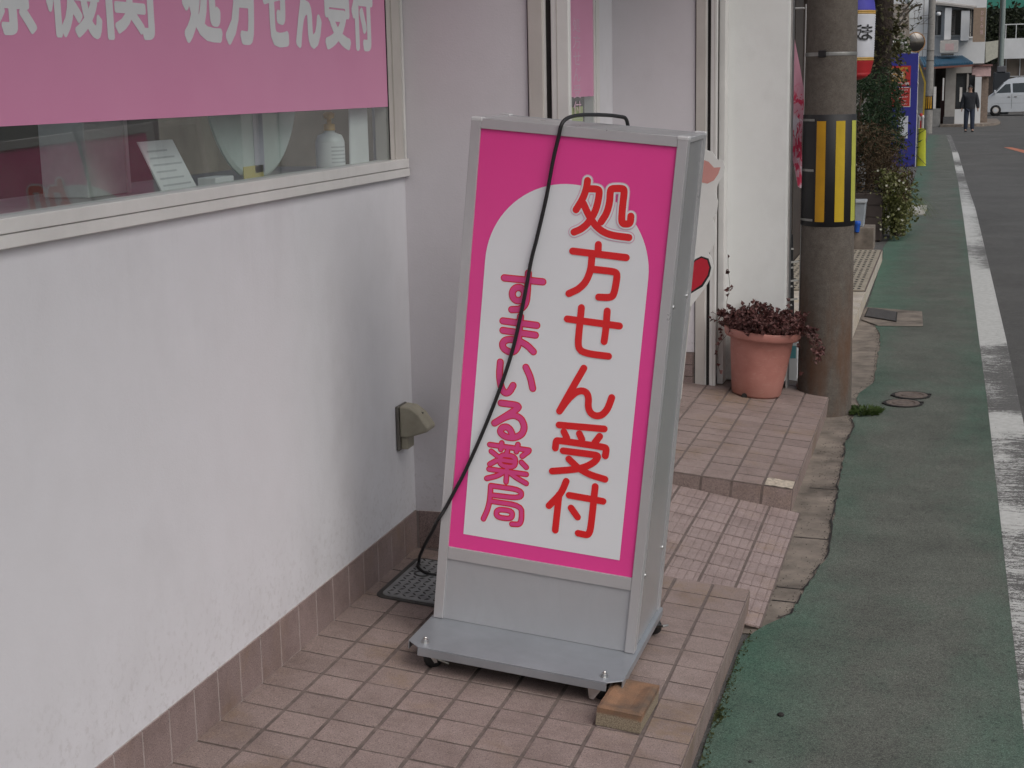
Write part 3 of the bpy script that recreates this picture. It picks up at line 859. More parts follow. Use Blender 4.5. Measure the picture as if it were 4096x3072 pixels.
tag(obj('white_folder', MB().prism([(-.288, 1.22, 1.271), (-.288, 1.37, 1.271), (-.300, 1.40, 1.46), (-.300, 1.26, 1.46)], (.004, 0, 0)), M_PAPER, None), 'white paper folder upright at the right end of the window', 'folder')
cab = thing('white_cabinet', 'narrow white cabinet panel inside the window beside the card', 'cabinet', (-.47, .18, 1.271))
obj('panel', MB().box(-.12, 0, -.10, .085, 0, .6), mat('pale cabinet', (0.62, 0.66, 0.64), 0.5), cab, bevel=.003)
obj('edge_strip', MB().box(.0003, .004, .07, .085, 0, .6), M_ALU_W, cab)
tag(obj('receipt_box', MB().box(-.36, -.31, .40, .50, 1.271, 1.297), M_PAPER, None, bevel=.002), 'small white box on the ledge right of the card', 'box')
tag(obj('dark_screen', MB().box(-.95, -.9, .35, 1.2, 1.15, 1.75), mat('dark olive screen', (0.07, 0.075, 0.05), 0.6), None, bevel=.004), 'dark olive partition screen inside the window behind the round board', 'screen')

# outlet box on the wall
ob = thing('outdoor_outlet', 'beige hooded outdoor power outlet on the white wall', 'power outlet', (XA, 1.445, .366))
M_BEIGE = mat('aged beige plastic', (0.33, 0.305, 0.235), 0.5, var=0.15, scale=20, bump=0.05)
M_BEIGE_D = mat('dark plastic back', (0.13, 0.12, 0.105), 0.6)
obj('back_plate', MB().box(.0003, .012, -.043, .043, 0, .146), M_BEIGE_D, ob, bevel=.005)
hood = MB()
prof = [(.012, .044), (.040, .044), (.105, .066), (.108, .078), (.078, .120), (.048, .142), (.012, .146)]
hood.prism([(x, -.038, z) for x, z in prof], (0, .076, 0))
obj('hood', hood, M_BEIGE, ob, bevel=.006, seg=3)
obj('socket', MB().box(.012, .036, -.030, .030, .004, .0435), M_BEIGE, ob, bevel=.004)
obj('screw', MB().lathe([(.001, .018), (.005, .018), (.005, .013), (.006, .012)], 10, (.062, 0, .118), 'x'), M_BEIGE_D, ob)

# ------------------------------------------------------------------ the pharmacy sign
sign = thing('standing_sign', 'silver wheeled standing sign with magenta border and red Japanese lettering', 'sign')
SM = Matrix(((0.99486, 0.00738, 0.10098, 0.35883), (-0.00604, 0.99989, -0.01358, 0.91988), (-0.10107, 0.01290, 0.99480, -0.05841), (0, 0, 0, 1)))
sign.matrix_world = SM
zb, zt, yf, tf, yb, tb, hw = 0.0771, 1.4649, -0.1111, 0.0446, 0.2582, -0.0449, 0.2883
kf = tf / (zt - zb)
FL = (zt - zb) * math.hypot(1, kf)
FACE = Matrix.Translation((0, yf, zb)) @ Matrix.Rotation(-math.atan(kf), 4, 'X')
def on_face(o):
    o.matrix_local = FACE
    return o
for sx in (-1, 1):
    on_face(obj('frame_stile', MB().box(min(sx * .2883, sx * .2612), max(sx * .2883, sx * .2612), -.006, .03, .001, FL), M_SIGNF, sign, bevel=.0015))
on_face(obj('frame_rail', MB().box(-.2610, .2610, -.005, .03, 1.3615, FL - .0004), M_SIGNF, sign, bevel=.0015))
on_face(obj('frame_rail', MB().box(-.2610, .2610, -.004, .03, .1765, .2122), M_SIGNF, sign, bevel=.0015))
on_face(obj('lower_panel', MB().box(-.2610, .2610, .0015, .02, .001, .1763), M_SIGNP, sign))
face = on_face(obj('face_panel', MB().box(-.2611, .2611, .001, .012, .2124, 1.3613), M_PRINT_PINK, sign))
face['label'] = 'magenta face panel with white arch and red characters'
def arch(x, b, c, rad, y):
    pts = [(-x, y, b)] + [(-x * math.cos(a), y, c + rad * math.sin(a)) for a in [math.pi * k / 40 for k in range(41)]] + [(x, y, b)]
    return pts
obj('white_field', MB().poly(arch(.2215, .2545, 1.02, .221, -.0002)), M_PRINT_WHITE, face)

def chaikin(p, n=2):
    p = [tuple(q) for q in p]
    closed = p[0] == p[-1] and len(p) > 3
    for _ in range(n):
        out = [] if closed else [p[0]]
        for a, b in zip(p, p[1:]):
            out.append((a[0] * .78 + b[0] * .22, a[1] * .78 + b[1] * .22))
            out.append((a[0] * .22 + b[0] * .78, a[1] * .22 + b[1] * .78))
        if closed: out.append(out[0])
        else: out.append(p[-1])
        p = out
    return p
def strokes(glyph, width, y0):
    mb = MB()
    y = y0
    r = width / 2
    for st in glyph:
        P = chaikin(st, 2) if len(st) > 2 else [tuple(q) for q in st]
        for (ax, az_), (bx, bz) in zip(P, P[1:]):
            dx, dz = bx - ax, bz - az_
            L = math.hypot(dx, dz)
            if L < 1e-6: continue
            nx, nz = -dz / L * r, dx / L * r
            mb.poly([(ax + nx, y, az_ + nz), (ax - nx, y, az_ - nz), (bx - nx, y, bz - nz), (bx + nx, y, bz + nz)])
            y -= 4e-6
        for k, (x, z) in enumerate(P):
            mb.poly([(x + r * math.cos(a), y, z + r * math.sin(a)) for a in [2 * math.pi * q / 14 for q in range(14)]])
            y -= 4e-6
    return mb
obj('lettering_halo', strokes(RED['sho'], .0315, -.0004), M_PRINT_LILAC, face)
obj('lettering_halo', strokes(RED['sho'], .0270, -.0009), M_PRINT_WHITE, face)
for k, g in RED.items():
    obj('lettering', strokes(g, .0187, -.0016), M_PRINT_RED, face)
for k, g in PINK.items():
    thin = k in ('yaku', 'kyoku')
    obj('lettering_outline', strokes(g, .0164 if thin else .0200, -.0006), M_PRINT_RED, face)
    obj('lettering', strokes(g, .0106 if thin else .0146, -.0016), M_PRINT_ROSE, face)
# body behind the face
for sx in (-1, 1):
    x0, x1 = (sx * .284, sx * .272) if sx < 0 else (sx * .272, sx * .284)
    obj('side_panel', MB().prism([(x0, yf + .030, zb + .001), (x0, yb - .004, zb + .001), (x0, yb + tb - .004, zt - .014), (x0, yf + tf + .030, zt - .014)], (x1 - x0, 0, 0)), M_SIGNS, sign)
    for dz in (.28, 1.02):
        for yy in (yf + .055, yb - .045):
            obj('screw', MB().lathe([(.006, 0), (.005, .003 * sx), (.001, .004 * sx)], 10, (sx * .2842, yy + kf * dz * (1 if yy < 0 else -1), dz), 'x'), M_CHROME, sign)
    obj('rear_stile', MB().prism([(sx * .2883, yb - .030, zb + .001), (sx * .2883, yb, zb + .001), (sx * .2883, yb + tb, zt), (sx * .2883, yb + tb - .030, zt)], (-sx * .027, 0, 0)), M_SIGNF, sign)
obj('rear_panel', MB().prism([(-.2612, yb - .008, zb + .001), (.2612, yb - .008, zb + .001), (.2612, yb + tb - .008, zt - .002), (-.2612, yb + tb - .008, zt - .002)], (0, -.01, 0)), M_SIGNP, sign)
obj('top_panel', MB().box(-.2612, .2612, yf + tf + .031, yb + tb - .019, zt - .014, zt - .003), M_SIGNF, sign, bevel=.002)
for sx in (-1, 1):
    for fr in (0, 1):
        ya, yb2 = (yf + tf - .007, yf + tf + .03) if fr == 0 else (yb + tb - .03, yb + tb + .002)
        obj('corner_cap', MB().box(min(sx * .2898, sx * .258), max(sx * .2898, sx * .258), ya, yb2, zt - .010, zt + .0012), mat('white plastic cap', (0.56, 0.56, 0.57), 0.5), sign, bevel=.003)
    obj('top_edge', MB().box(min(sx * .2883, sx * .2620), max(sx * .2883, sx * .2620), yf + tf + .0305, yb + tb - .0305, zt - .016, zt - .002), M_SIGNF, sign, bevel=.002)
# base plate with folded edge
bw, bf, bb, cc, cd = .2968, -.3247, .288, .037, .031
outline = [(-bw + cc, bf), (bw - cc, bf), (bw, bf + cd), (bw, bb - cd), (bw - cc, bb), (-bw + cc, bb), (-bw, bb - cd), (-bw, bf + cd)]
obj('shade_slab', MB().box(-.255, .255, -.215, .235, .030, .062), M_DARK, sign)  # unseen slab added to deepen the shadow under the base plate
base = obj('base_plate', MB().prism([(x, y, zb - .004) for x, y in outline], (0, 0, .004)), M_SIGNB, sign, bevel=.0025)
fl = MB()
fl.box(-bw + cc, bw - cc, bf, bf + .003, zb - .026, zb - .0042)
fl.box(-bw + cc, bw - cc, bb - .003, bb, zb - .026, zb - .0042)
fl.box(-bw, -bw + .003, bf + cd, bb - cd, zb - .026, zb - .0042)
fl.box(bw - .003, bw, bf + cd, bb - cd, zb - .026, zb - .0042)
obj('folded_edge', fl, M_SIGNB, sign, bevel=.001)
for i, (x, y) in enumerate([(-.250, -.278), (.246, -.280), (-.250, .245), (.262, .245)]):
    obj('bolt', MB().lathe([(.0001, .0165), (.003, .016), (.0048, .014), (.0052, .010), (.0085, .0098), (.0085, .002), (.012, .0018), (.012, 0)], 8, (x, y - .012, zb)), M_CHROME, sign)
    cst = MB()
    cst.lathe([(.001, zb - .0045), (.018, zb - .0045), (.018, zb - .012), (.001, zb - .012)], 14, (x, y, 0))
    a = (.5, 2.2, 1.2, -.6)[i]
    ca, sa = math.cos(a), math.sin(a)
    def L(u, v, z, ca=ca, sa=sa, x=x, y=y): return (x + ca * u - sa * v, y + sa * u + ca * v, z)
    for sv in (-1, 1):
        cst.prism([L(-.012, sv * .014, zb - .012), L(.016, sv * .014, zb - .012), L(.030, sv * .014, .020), L(.022, sv * .014, .018)], Vector(L(0, sv * .002, 0)) - Vector(L(0, 0, 0)))
    cs = obj('caster', cst, M_CHROME, sign)
    wh = MB()
    prof = [(.006, -.010), (.022, -.011), (.0255, -.007), (.0255, .007), (.022, .011), (.006, .010)]
    n = 20
    vs_ = []
    for r, h in prof:
        for k in range(n):
            q = 2 * math.pi * k / n
            vs_.append(L(.020 + r * math.cos(q), h, .0262 + r * math.sin(q)))
    wh.add(vs_, [[p_ * n + k, p_ * n + (k + 1) % n, (p_ + 1) * n + (k + 1) % n, (p_ + 1) * n + k] for p_ in range(len(prof) - 1) for k in range(n)])
    obj('wheel', wh, M_BLACK, cs, True)
    lev = MB()
    if i in (0, 2):
        lev.hexa([L(.030, -.013, .024), L(.062, -.012, .010), L(.062, .012, .010), L(.030, .013, .024), L(.030, -.013, .030), L(.064, -.012, .015), L(.064, .012, .015), L(.030, .013, .030)])
    else:
        lev.hexa([L(.036, -.011, .030), L(.070, -.011, .040), L(.070, .011, .040), L(.036, .011, .030), L(.036, -.011, .034), L(.068, -.011, .046), L(.068, .011, .046), L(.036, .011, .034)])
    obj('brake_lever', lev, M_CHROME, cs, bevel=.002)
fr = SM @ Vector((.262, -.296, .055))
obj('caster_bracket', MB().prism([(.205, -.300, zb - .026), (.248, -.304, zb - .026), (.225, -.304, zb - .064), (.212, -.300, zb - .064)], (0, .004, 0)), M_CHROME, sign)

# power cord over the sign
def W_(x, y, z): return SM @ Vector((x, y, z))
def F_(u, wv, d=.010): return SM @ (FACE @ Vector((u, -d, wv)))
ctop = zt + .004
path = [W_(.075, yb + tb + .012, zt - .35), W_(.072, yb + tb + .012, zt - .08), W_(.066, yb + tb + .008, zt + .006), W_(.045, yb + tb - .03, zt + .022), W_(-.005, .06, zt + .026), W_(-.030, -.03, zt + .022),
        F_(-.041, FL + .006, .010), F_(-.0479, 1.3567), F_(-.0571, 1.2948), F_(-.0659, 1.2035), F_(-.0819, 1.0939), F_(-.092, 1.0347), F_(-.1022, .9346), F_(-.1201, .8008), F_(-.1457, .6894), F_(-.1814, .5684),
        F_(-.2244, .4445, .010), F_(-.2520, .3780, .010), F_(-.2754, .3237, .010), F_(-.2935, .2870, .012), Vector((.0640, .895, .2949)), Vector((.0095, 1.02, .2327)), Vector((-.0671, 1.17, .1441)), Vector((-.1426, 1.32, .0509)), Vector((-.170, 1.385, .010)), Vector((-.158, 1.345, .002)), Vector((-.117, 1.305, -.002)), Vector((-.07, 1.31, -.007)), Vector((0.02, 1.335, -.016)), Vector((.12, 1.34, -.026))]
tag(obj('power_cord', MB().tube(smooth_path(path, 7), .0052, 8), M_BLACK, None, True), 'black power cord looped over the top of the sign and down its front', 'power cord')

# access hatch behind the sign
hatch = thing('access_hatch', 'grey checker-plate floor hatch in the corner behind the sign', 'hatch', (XA, 0, 0))
hatch.rotation_euler = (0, TH, 0)
M_HATCH = mat('grey steel plate', (0.34, 0.345, 0.35), 0.5, metal=0.5, var=0.25, scale=15, bump=0.1)
M_HATCHF = mat('dark iron frame', (0.055, 0.052, 0.050), 0.6, var=0.3)
hx0, hx1, hy0, hy1 = .040, .40, 1.062, 1.452
def rrect(x0, x1, y0, y1, r, z):
    pts = []
    for cx_, cy_, a0 in ((x1 - r, y0 + r, -90), (x1 - r, y1 - r, 0), (x0 + r, y1 - r, 90), (x0 + r, y0 + r, 180)):
        for k in range(6): pts.append((cx_ + r * math.cos(R(a0 + 18 * k)), cy_ + r * math.sin(R(a0 + 18 * k)), z))
    return pts
obj('frame', MB().prism(rrect(hx0, hx1, hy0, hy1, .03, .001), (0, 0, .004)), M_HATCHF, hatch)
pl = obj('plate', MB().prism(rrect(hx0 + .016, hx1 - .016, hy0 + .016, hy1 - .016, .022, .005), (0, 0, .003)), M_HATCH, hatch)
dm = MB()
for i in range(13):
    for j in range(15):
        x = hx0 + .035 + i * .0245; y = hy0 + .035 + j * .0235
        if (x - .11) ** 2 + (y - 1.30) ** 2 < .0012: continue
        s = 1 if (i + j) % 2 else -1
        a = (.0085, .0085 * s)
        n_ = (-a[1] * .32, a[0] * .32)
        dm.add([(x - a[0], y - a[1], .008), (x + n_[0], y + n_[1], .008), (x + a[0], y + a[1], .008), (x - n_[0], y - n_[1], .008), (x, y, .0112)], [[0, 1, 4], [1, 2, 4], [2, 3, 4], [3, 0, 4]])
o = obj('checker_ribs', dm, M_HATCHF, pl); o['kind'] = 'stuff'
obj('emblem_ring', MB().lathe([(.026, .008), (.026, .0105), (.020, .0105), (.020, .008)], 24, (.11, 1.30, 0)), M_HATCHF, pl)

# brick that blocks the caster
def brick_mat():
    t = NT('stained brick')
    v = t.pos((1, 1, 1), 'object')
    f = t.noise(v, 13, 3, .5); fine = t.noise(v, 260, 3, .7)
    side = t.ramp(fine, [(.32, (.14, .112, .078)), (.52, (.27, .222, .158)), (.72, (.42, .36, .27))])
    top = t.ramp(f, [(.36, (.13, .092, .068)), (.50, (.205, .122, .076)), (.66, (.30, .165, .095))])
    z = t.sep(v)[2]
    t.color(t.mix(t.maprange(t.math('ADD', z, t.math('MULTIPLY', f, .012)), .036, .043), side, t.mix(.55, top, t.mix(1.0, top, t.ramp(fine, [(.3, (.7, .7, .7)), (.7, (1.25, 1.25, 1.25))]), 'MULTIPLY'))))
    t.rough(.9); t.bump(fine, .7, .003)
    return t.m
bk = MB()
nx, ny = 12, 20
bxw, byl, bh = .116, .205, .052
top = []
for a in range(nx + 1):
    for b_ in range(ny + 1):
        x, y = bxw * a / nx, byl * b_ / ny
        dx, dy = min(x, bxw - x), min(y, byl - y)
        dip = .006 * min(1, max(0, (min(dx, dy) - .018) / .02))
        rnd_ = .004 * max(0, 1 - min(dx, dy) / .006) if min(dx, dy) < .006 else 0
        top.append((x, y, bh - dip - rnd_))
fs = [[a * (ny + 1) + b_, (a + 1) * (ny + 1) + b_, (a + 1) * (ny + 1) + b_ + 1, a * (ny + 1) + b_ + 1] for a in range(nx) for b_ in range(ny)]
bk.add(top, fs)
ring = [(a, 0) for a in range(nx)] + [(nx, b_) for b_ in range(ny)] + [(a, ny) for a in range(nx, 0, -1)] + [(0, b_) for b_ in range(ny, 0, -1)]
base_i = len(bk.v)
bk.v += [(bxw * a / nx, byl * b_ / ny, 0) for a, b_ in ring]
for k, (a, b_) in enumerate(ring):
    k2 = (k + 1) % len(ring)
    a2, b2 = ring[k2]
    bk.f.append([base_i + k, base_i + k2, a2 * (ny + 1) + b2, a * (ny + 1) + b_])
brick = tag(obj('brick', bk, brick_mat(), None), 'brown stained brick wedged against the front caster of the sign', 'brick')
brick.location = (.617, .484, -SL * (.617 - XA) + .0015)
brick.rotation_euler = (0, TH, R(-2))

# ------------------------------------------------------------------ foliage helper
def leaf(mb, p, d, n, L, Wd, fold=.25):
    p, d, n = Vector(p), Vector(d).normalized(), Vector(n)
    s = d.cross(n)
    if s.length < 1e-4: s = d.cross(Vector((.3, .2, .9)))
    s.normalize(); n = s.cross(d)
    m = p + d * L * .45
    mb.add([p, m + s * Wd * .5 + n * fold * Wd, p + d * L - n * .12 * L, m - s * Wd * .5 + n * fold * Wd], [[0, 1, 2], [0, 2, 3]])
def rdir(r, zmin=-1.0):
    while True:
        v = Vector((r.uniform(-1, 1), r.uniform(-1, 1), r.uniform(-1, 1)))
        if .05 < v.length < 1 and v.z >= zmin: return v.normalized()

# ------------------------------------------------------------------ flower pot
pz = -SL * (.515 - XA) + .006
pot = thing('flower_pot', 'terracotta coloured plastic pot of dark reddish foliage beside the utility pole', 'flower pot', (.515, 4.622, pz))
pot.rotation_euler = (0, TH * .95, 0)
def pot_mat():
    t = NT('scuffed terracotta plastic')
    v = t.pos((1, 1, 1), 'object')
    f = t.noise(v, 7, 5, .6)
    col = t.ramp(f, [(.3, (.38, .150, .122)), (.7, (.49, .215, .180))])
    sc = t.noise(t.pos((5, 5, 16), 'object'), 2.2, 6, .75, 1.5)
    col = t.mix(t.math('MULTIPLY', t.maprange(sc, .56, .68), .45), col, (.56, .37, .31))
    z = t.sep(v)[2]
    col = t.mix(t.math('MULTIPLY', t.maprange(z, .14, .0), t.maprange(f, .35, .7, .1, .6)), col, (.38, .20, .16))
    t.color(col); t.rough(.5); t.bump(t.noise(v, 120, 3, .6), .08, .002)
    return t.m
M_POT = pot_mat()
obj('body', MB().lathe([(.001, .004), (.112, .004), (.118, .0), (.126, .012), (.137, .10), (.152, .22), (.160, .300), (.166, .306), (.168, .300)], 48), M_POT, pot, True)
obj('rim', MB().lathe([(.160, .296), (.186, .300), (.192, .310), (.196, .340), (.192, .345), (.176, .342), (.168, .325), (.160, .318)], 48), M_POT, pot, True, bevel=0)
obj('drain_notch', MB().lathe([(.0005, .0012), (.014, .0012), (.014, -.006), (.0005, -.006)], 14, (-.045, -.1165, .008), 'y'), M_DARK, pot)
obj('soil', MB().lathe([(.001, .318), (.166, .312)], 24), mat('dark soil', (.035, .026, .02), .95), pot)
M_PLUM = leaf_mat('plum leaves', (.030, .014, .014), (.110, .046, .044), (.26, .13, .115), .5, .15)
r = random.Random(21)
fo = MB()
stems = MB()
for k in range(200):
    a = r.uniform(0, 2 * math.pi); rr_ = math.sqrt(r.random()) * .172
    p0 = Vector((rr_ * math.cos(a), rr_ * math.sin(a), .315))
    out = Vector((math.cos(a), math.sin(a), 0))
    h = r.uniform(.06, .155) * (1.15 - .45 * rr_ / .165)
    tip = p0 + out * r.uniform(.0, .085) * (rr_ / .165 + .2) + Vector((r.gauss(.012, .02), r.gauss(0, .02), h))
    mid = (p0 + tip) * .5 + Vector((r.gauss(0, .012), r.gauss(0, .012), .02))
    pts = [p0, mid, tip]
    stems.tube(pts, .0012, 3, False)
    for j in range(r.randint(9, 14)):
        q = r.uniform(.15, 1.02)
        pp = p0.lerp(mid, q * 2) if q < .5 else mid.lerp(tip, q * 2 - 1)
        leaf(fo, pp, rdir(r, -.5), rdir(r, .0), r.uniform(.018, .034), r.uniform(.016, .027))
# trailing shoots: over the street side of the rim and up the door jamb
def vine(pts, n, sz):
    path_ = smooth_path(pts, 6)
    stems.tube(path_, .0012, 3, False)
    for k in range(n):
        p_ = path_[int(r.random() * (len(path_) - 1))]
        leaf(fo, p_, rdir(r, -.8), rdir(r, -.2), r.uniform(.8, 1.2) * sz, r.uniform(.8, 1.1) * sz)
for k in range(11):
    y = r.uniform(-.14, .06)
    vine([(.15, y, .34), (.215, y - .02, .35 + r.uniform(-.02, .03)), (.255 + r.uniform(0, .05), y - .03, .29), (.27 + r.uniform(0, .04), y - .03, .22 + r.uniform(-.03, .05))], 16, .022)
vine([(-.15, .02, .34), (-.20, .03, .36), (-.215, .02, .31), (-.19, 0, .27)], 12, .022)
vine([(-.16, .06, .34), (-.205, .08, .42), (-.20, .09, .52), (-.215, .09, .60), (-.225, .09, .68)], 17, .026)
vine([(.10, .05, .36), (.12, .05, .43), (.115, .05, .50)], 7, .024)
vine([(-.15, -.06, .33), (-.205, -.07, .24), (-.20, -.07, .15), (-.185, -.07, .10)], 6, .026)
vine([(.19, -.02, .30), (.215, -.01, .2), (.20, -.01, .10), (.205, 0, .06)], 6, .024)
obj('foliage', fo, M_PLUM, pot)
obj('stems', stems, mat('brown stems', (.06, .03, .02), .8), pot)

# cut-out board standing behind the sign
cb = thing('cutout_board', 'white lobed cut-out board with pink and red shapes behind the sign', 'cut-out board', (.30, 4.0, 0))
out_ = [(.025, .53), (.055, .575), (.078, .62), (.085, .66), (.075, .70), (.062, .72), (.075, .74), (.094, .78), (.098, .82), (.088, .86), (.080, .885), (.098, .91), (.104, .96), (.092, 1.0), (.102, 1.04), (.126, 1.08), (.136, 1.12), (.126, 1.15), (.10, 1.155), (.075, 1.19), (.045, 1.20), (-.05, 1.215), (-.16, 1.20), (-.22, 1.10), (-.20, .90), (-.22, .72), (-.18, .55), (-.10, .45), (-.02, .47)]
M_BOARD = mat('white board', (.72, .72, .70), .5, var=.03)
obj('board', MB().prism([(x, 0, z) for x, z in out_], (0, .012, 0)), M_BOARD, cb)
def blob(pts, y=-.0008): return MB().poly([(x, y, z) for x, z in pts])
M_PINKISH = mat('salmon print', (.62, .30, .27), .5, var=.04)
obj('pink_shape', blob([(-.02, 1.10), (.03, 1.05), (.055, 1.045), (.085, 1.06), (.105, 1.09), (.115, 1.12), (.085, 1.118), (.06, 1.145), (.02, 1.16), (-.04, 1.15)]), M_PINKISH, cb)
hs = [(-.03, .525), (.035, .565), (.066, .615), (.075, .655), (.062, .697), (.028, .708), (.0, .694), (-.02, .668), (-.04, .69), (-.085, .69), (-.11, .645), (-.08, .57)]
obj('heart_outline', blob(hs, -.0004), M_BLACK, cb)
obj('red_heart', blob([(-.02, .54), (.03, .575), (.058, .62), (.066, .655), (.055, .69), (.028, .70), (.0, .685), (-.02, .66), (-.04, .68), (-.08, .68), (-.10, .64), (-.07, .58)]), mat('red heart print', (.50, .015, .035), .5, var=.04), cb)
obj('stand', MB().prism([(-.03, .012, .5), (-.12, .22, -.03), (-.12, .25, -.03), (-.03, .02, 1.0)], (.012, 0, 0)), M_BOARD, cb)
obj('foot', MB().prism([(-.20, 0.002, -.038), (-.08, 0.002, -.050), (-.08, 0.002, .5), (-.18, 0.002, .5)], (0, .008, 0)), M_BOARD, cb)

# ------------------------------------------------------------------ utility pole
def add_pole():
    px, py = .8375, 4.905
    pole = thing('utility_pole', 'grey concrete utility pole with black and yellow striped band beside the pot', 'utility pole', (px, py, GZ - .02))
    z0 = GZ - .02
    obj('shaft', MB().lathe([(.1405 - .0072 * i * .25 * 1.0, .25 * i) for i in range(38)], 40), M_POLE, pole, True)
    def rad(z): return .1405 - .0072 * (z - z0)
    M_BAND = mat('black rubber band', (.010, .010, .012), .6, var=.2, scale=10)
    za, zb_ = .775, 1.335
    obj('hazard_band', MB().lathe([(rad(za), za - z0), (rad(za) + .004, za - z0 + .003), (rad(zb_) + .004, zb_ - z0 - .003), (rad(zb_), zb_ - z0)], 48), M_BAND, pole, True)
    ph0 = math.atan2(-2.993 - py, 1.427 - px)
    sheen_cols = [mat('amber stripe', (.48, .25, .005), .5, var=.1), mat('yellow stripe', (.50, .335, .006), .5, var=.1), mat('lime stripe', (.42, .43, .07), .5, var=.1)]  # one yellow sheeting; its angle-dependent reflection is painted as three tones
    for k, (a, b_) in enumerate([(-.488, -.136), (.237, .604), (.953, 1.31), (1.69, 2.05), (2.42, 2.78), (3.15, 3.52), (3.9, 4.26), (4.66, 5.02), (-1.22, -.86)]):
        if k >= 7: continue
        mb = MB().lathe([(rad(.80) + .0052, .80 - z0), (rad(1.303) + .0052, 1.303 - z0)], 8, (0, 0, 0), 'z', ph0 + a, ph0 + b_)
        obj('stripe', mb, sheen_cols[k % 3] if k < 3 else sheen_cols[1], pole, True)
    M_STEEL = mat('galvanised strap', (.28, .28, .27), .45, metal=.6, var=.2)
    for z in (1.308, 1.058, .808):
        obj('strap', MB().lathe([(rad(z) + .0058, z - .006 - z0), (rad(z) + .0065, z + .006 - z0)], 10, (0, 0, 0), 'z', ph0 - 1.6, ph0 - .58), M_STEEL, pole)
    obj('strap', MB().lathe([(rad(1.63) + .0012, 1.622 - z0), (rad(1.63) + .0020, 1.626 - z0), (rad(1.63) + .0020, 1.636 - z0), (rad(1.63) + .0012, 1.64 - z0)], 40), M_STEEL, pole)
    a = ph0 - .46
    rx = rad(1.63) + .006
    cl = MB().lathe([(rx, 1.615 - z0), (rx + .008, 1.618 - z0), (rx + .008, 1.648 - z0), (rx, 1.65 - z0)], 4, (0, 0, 0), 'z', a, a + .28)
    obj('clip', cl, M_BLACK, pole)
add_pole()

# ------------------------------------------------------------------ next shop: steps, banner, boards
M_CREAM = tile_mat('cream step tile', (.55, .50, .44))
st = struct('neighbour_step', MB().box(.10, .836, 6.1, 11.9, -.40, -.108), M_GROUT)
m_ct = tile_mesh(.297, .296); m_ct.materials.append(M_CREAM); m_ct.materials.append(M_GROUT if 'm_ct' not in ('m_sk',) else M_GROUT_L)
for i in range(2):
    for j in range(9):
        put(m_ct, st, (.545 - .30 * i, 6.11 + .30 * j, -.1))
m_cr = tile_mesh(.296, .10); m_cr.materials.append(M_CREAM); m_cr.materials.append(M_GROUT if 'm_cr' not in ('m_sk',) else M_GROUT_L)
for j in range(19):
    put(m_cr, st, (.8425, 6.11 + .30 * j, -.2035), (R(90), 0, R(90)), 'riser_tile')
M_MAT = mat('sandy rubber mat', (.34, .30, .24), .8, var=.15, scale=8, space='world')
for i in range(2):
    for j in range(4):
        x0, y0 = .835 - .36 * (i + 1), 8.83 + .72 * j
        tm = thing('drain_mat', 'sandy slotted mat on the cream step, %s row, %s' % (('street-side', 'shop-side')[i], ('nearest the camera', 'second from the camera', 'third from the camera', 'farthest away')[j]), 'mat', (x0, y0, -.100), 0, 'slotted mats on the step')
        obj('sheet', MB().box(0, .355, 0, .715, .0005, .012), M_MAT, tm)
        sl = MB()
        for a in range(7):
            for b_ in range(5):
                if b_ == 2 and j % 2: pass
                sl.box(.025 + .046 * a, .047 + .046 * a, .045 + .135 * b_, .105 + .135 * b_, .0122, .0130)
        so = obj('slots', sl, M_DARK, tm); so['kind'] = 'stuff'
# dark shop front
M_DKWOOD = mat('dark brown shop front', (.050, .038, .032), .6, var=.3, scale=6)
sh = thing('dark_shopfront', 'dark brown shopfront just beyond the white pillar', 'building', (.1, 8.9, -.4))
obj('front_wall', MB().box(-.20, 0, -3.75, 3.6, 0, 3.4), M_DKWOOD, sh)
for k in range(7):
    obj('batten', MB().box(0, .025, -3.5 + k * 1.0, -3.42 + k * 1.0, .3, 3.4), M_DKWOOD, sh)
obj('eave', MB().box(0, .40, -3.7, 3.6, 3.05, 3.2), M_DKWOOD, sh)
obj('hanging_vent', MB().box(.33, .40, -3.45, -3.38, 2.26, 3.05), M_ALU_W, sh)
# pink banner
def banner_mat():
    t = NT('pink printed banner')
    v = t.pos((1, 1, 1), 'object')
    z = t.sep(v)[2]
    n1 = t.noise(t.pos((1, 1, .45), 'object'), 26, 3, .6, 1.5)
    n2 = t.noise(t.pos((1, 1, .35), 'object'), 34, 3, .6, 1.0)
    c = t.mix(t.maprange(n1, .50, .54), (.66, .33, .42), (.62, .045, .11))
    c = t.mix(t.math('MULTIPLY', t.maprange(n2, .54, .58), t.maprange(z, 1.35, 1.30)), c, (.74, .66, .74))
    c = t.mix(t.maprange(z, 1.42, 1.50), c, (.66, .32, .42))
    t.color(c); t.rough(.6)
    return t.m
bn = thing('pink_banner', 'pink printed advertising banner hanging behind the white pillar', 'banner', (0, 5.3, 0))
g = []
cols_ = [(.36, 1.85, 1.00), (.45, 1.84, 1.02), (.54, 1.80, 1.05), (.595, 1.755, 1.075), (.614, 1.732, 1.085), (.630, 1.655, 1.02), (.645, 1.58, .945), (.657, 1.515, .935), (.666, 1.465, .94)]
for i, (x, a, b_) in enumerate(cols_):
    for k in range(15):
        q = k / 14
        g.append((x + .004 * math.sin(q * 9), .012 * math.sin(x * 60 + q * 4), a + (b_ - a) * q))
obj('cloth', MB().add(g, [[i * 15 + k, i * 15 + k + 1, (i + 1) * 15 + k + 1, (i + 1) * 15 + k] for i in range(len(cols_) - 1) for k in range(14)]), banner_mat(), bn, True)
obj('pole', MB().tube([(.672, 0.02, 1.90), (.668, .02, 1.0), (.664, .02, -.2)], .006, 8), M_ALU_W, bn)
obj('cross_arm', MB().tube([(.30, .02, 1.88), (.672, .02, 1.88)], .005, 8), M_ALU_W, bn)
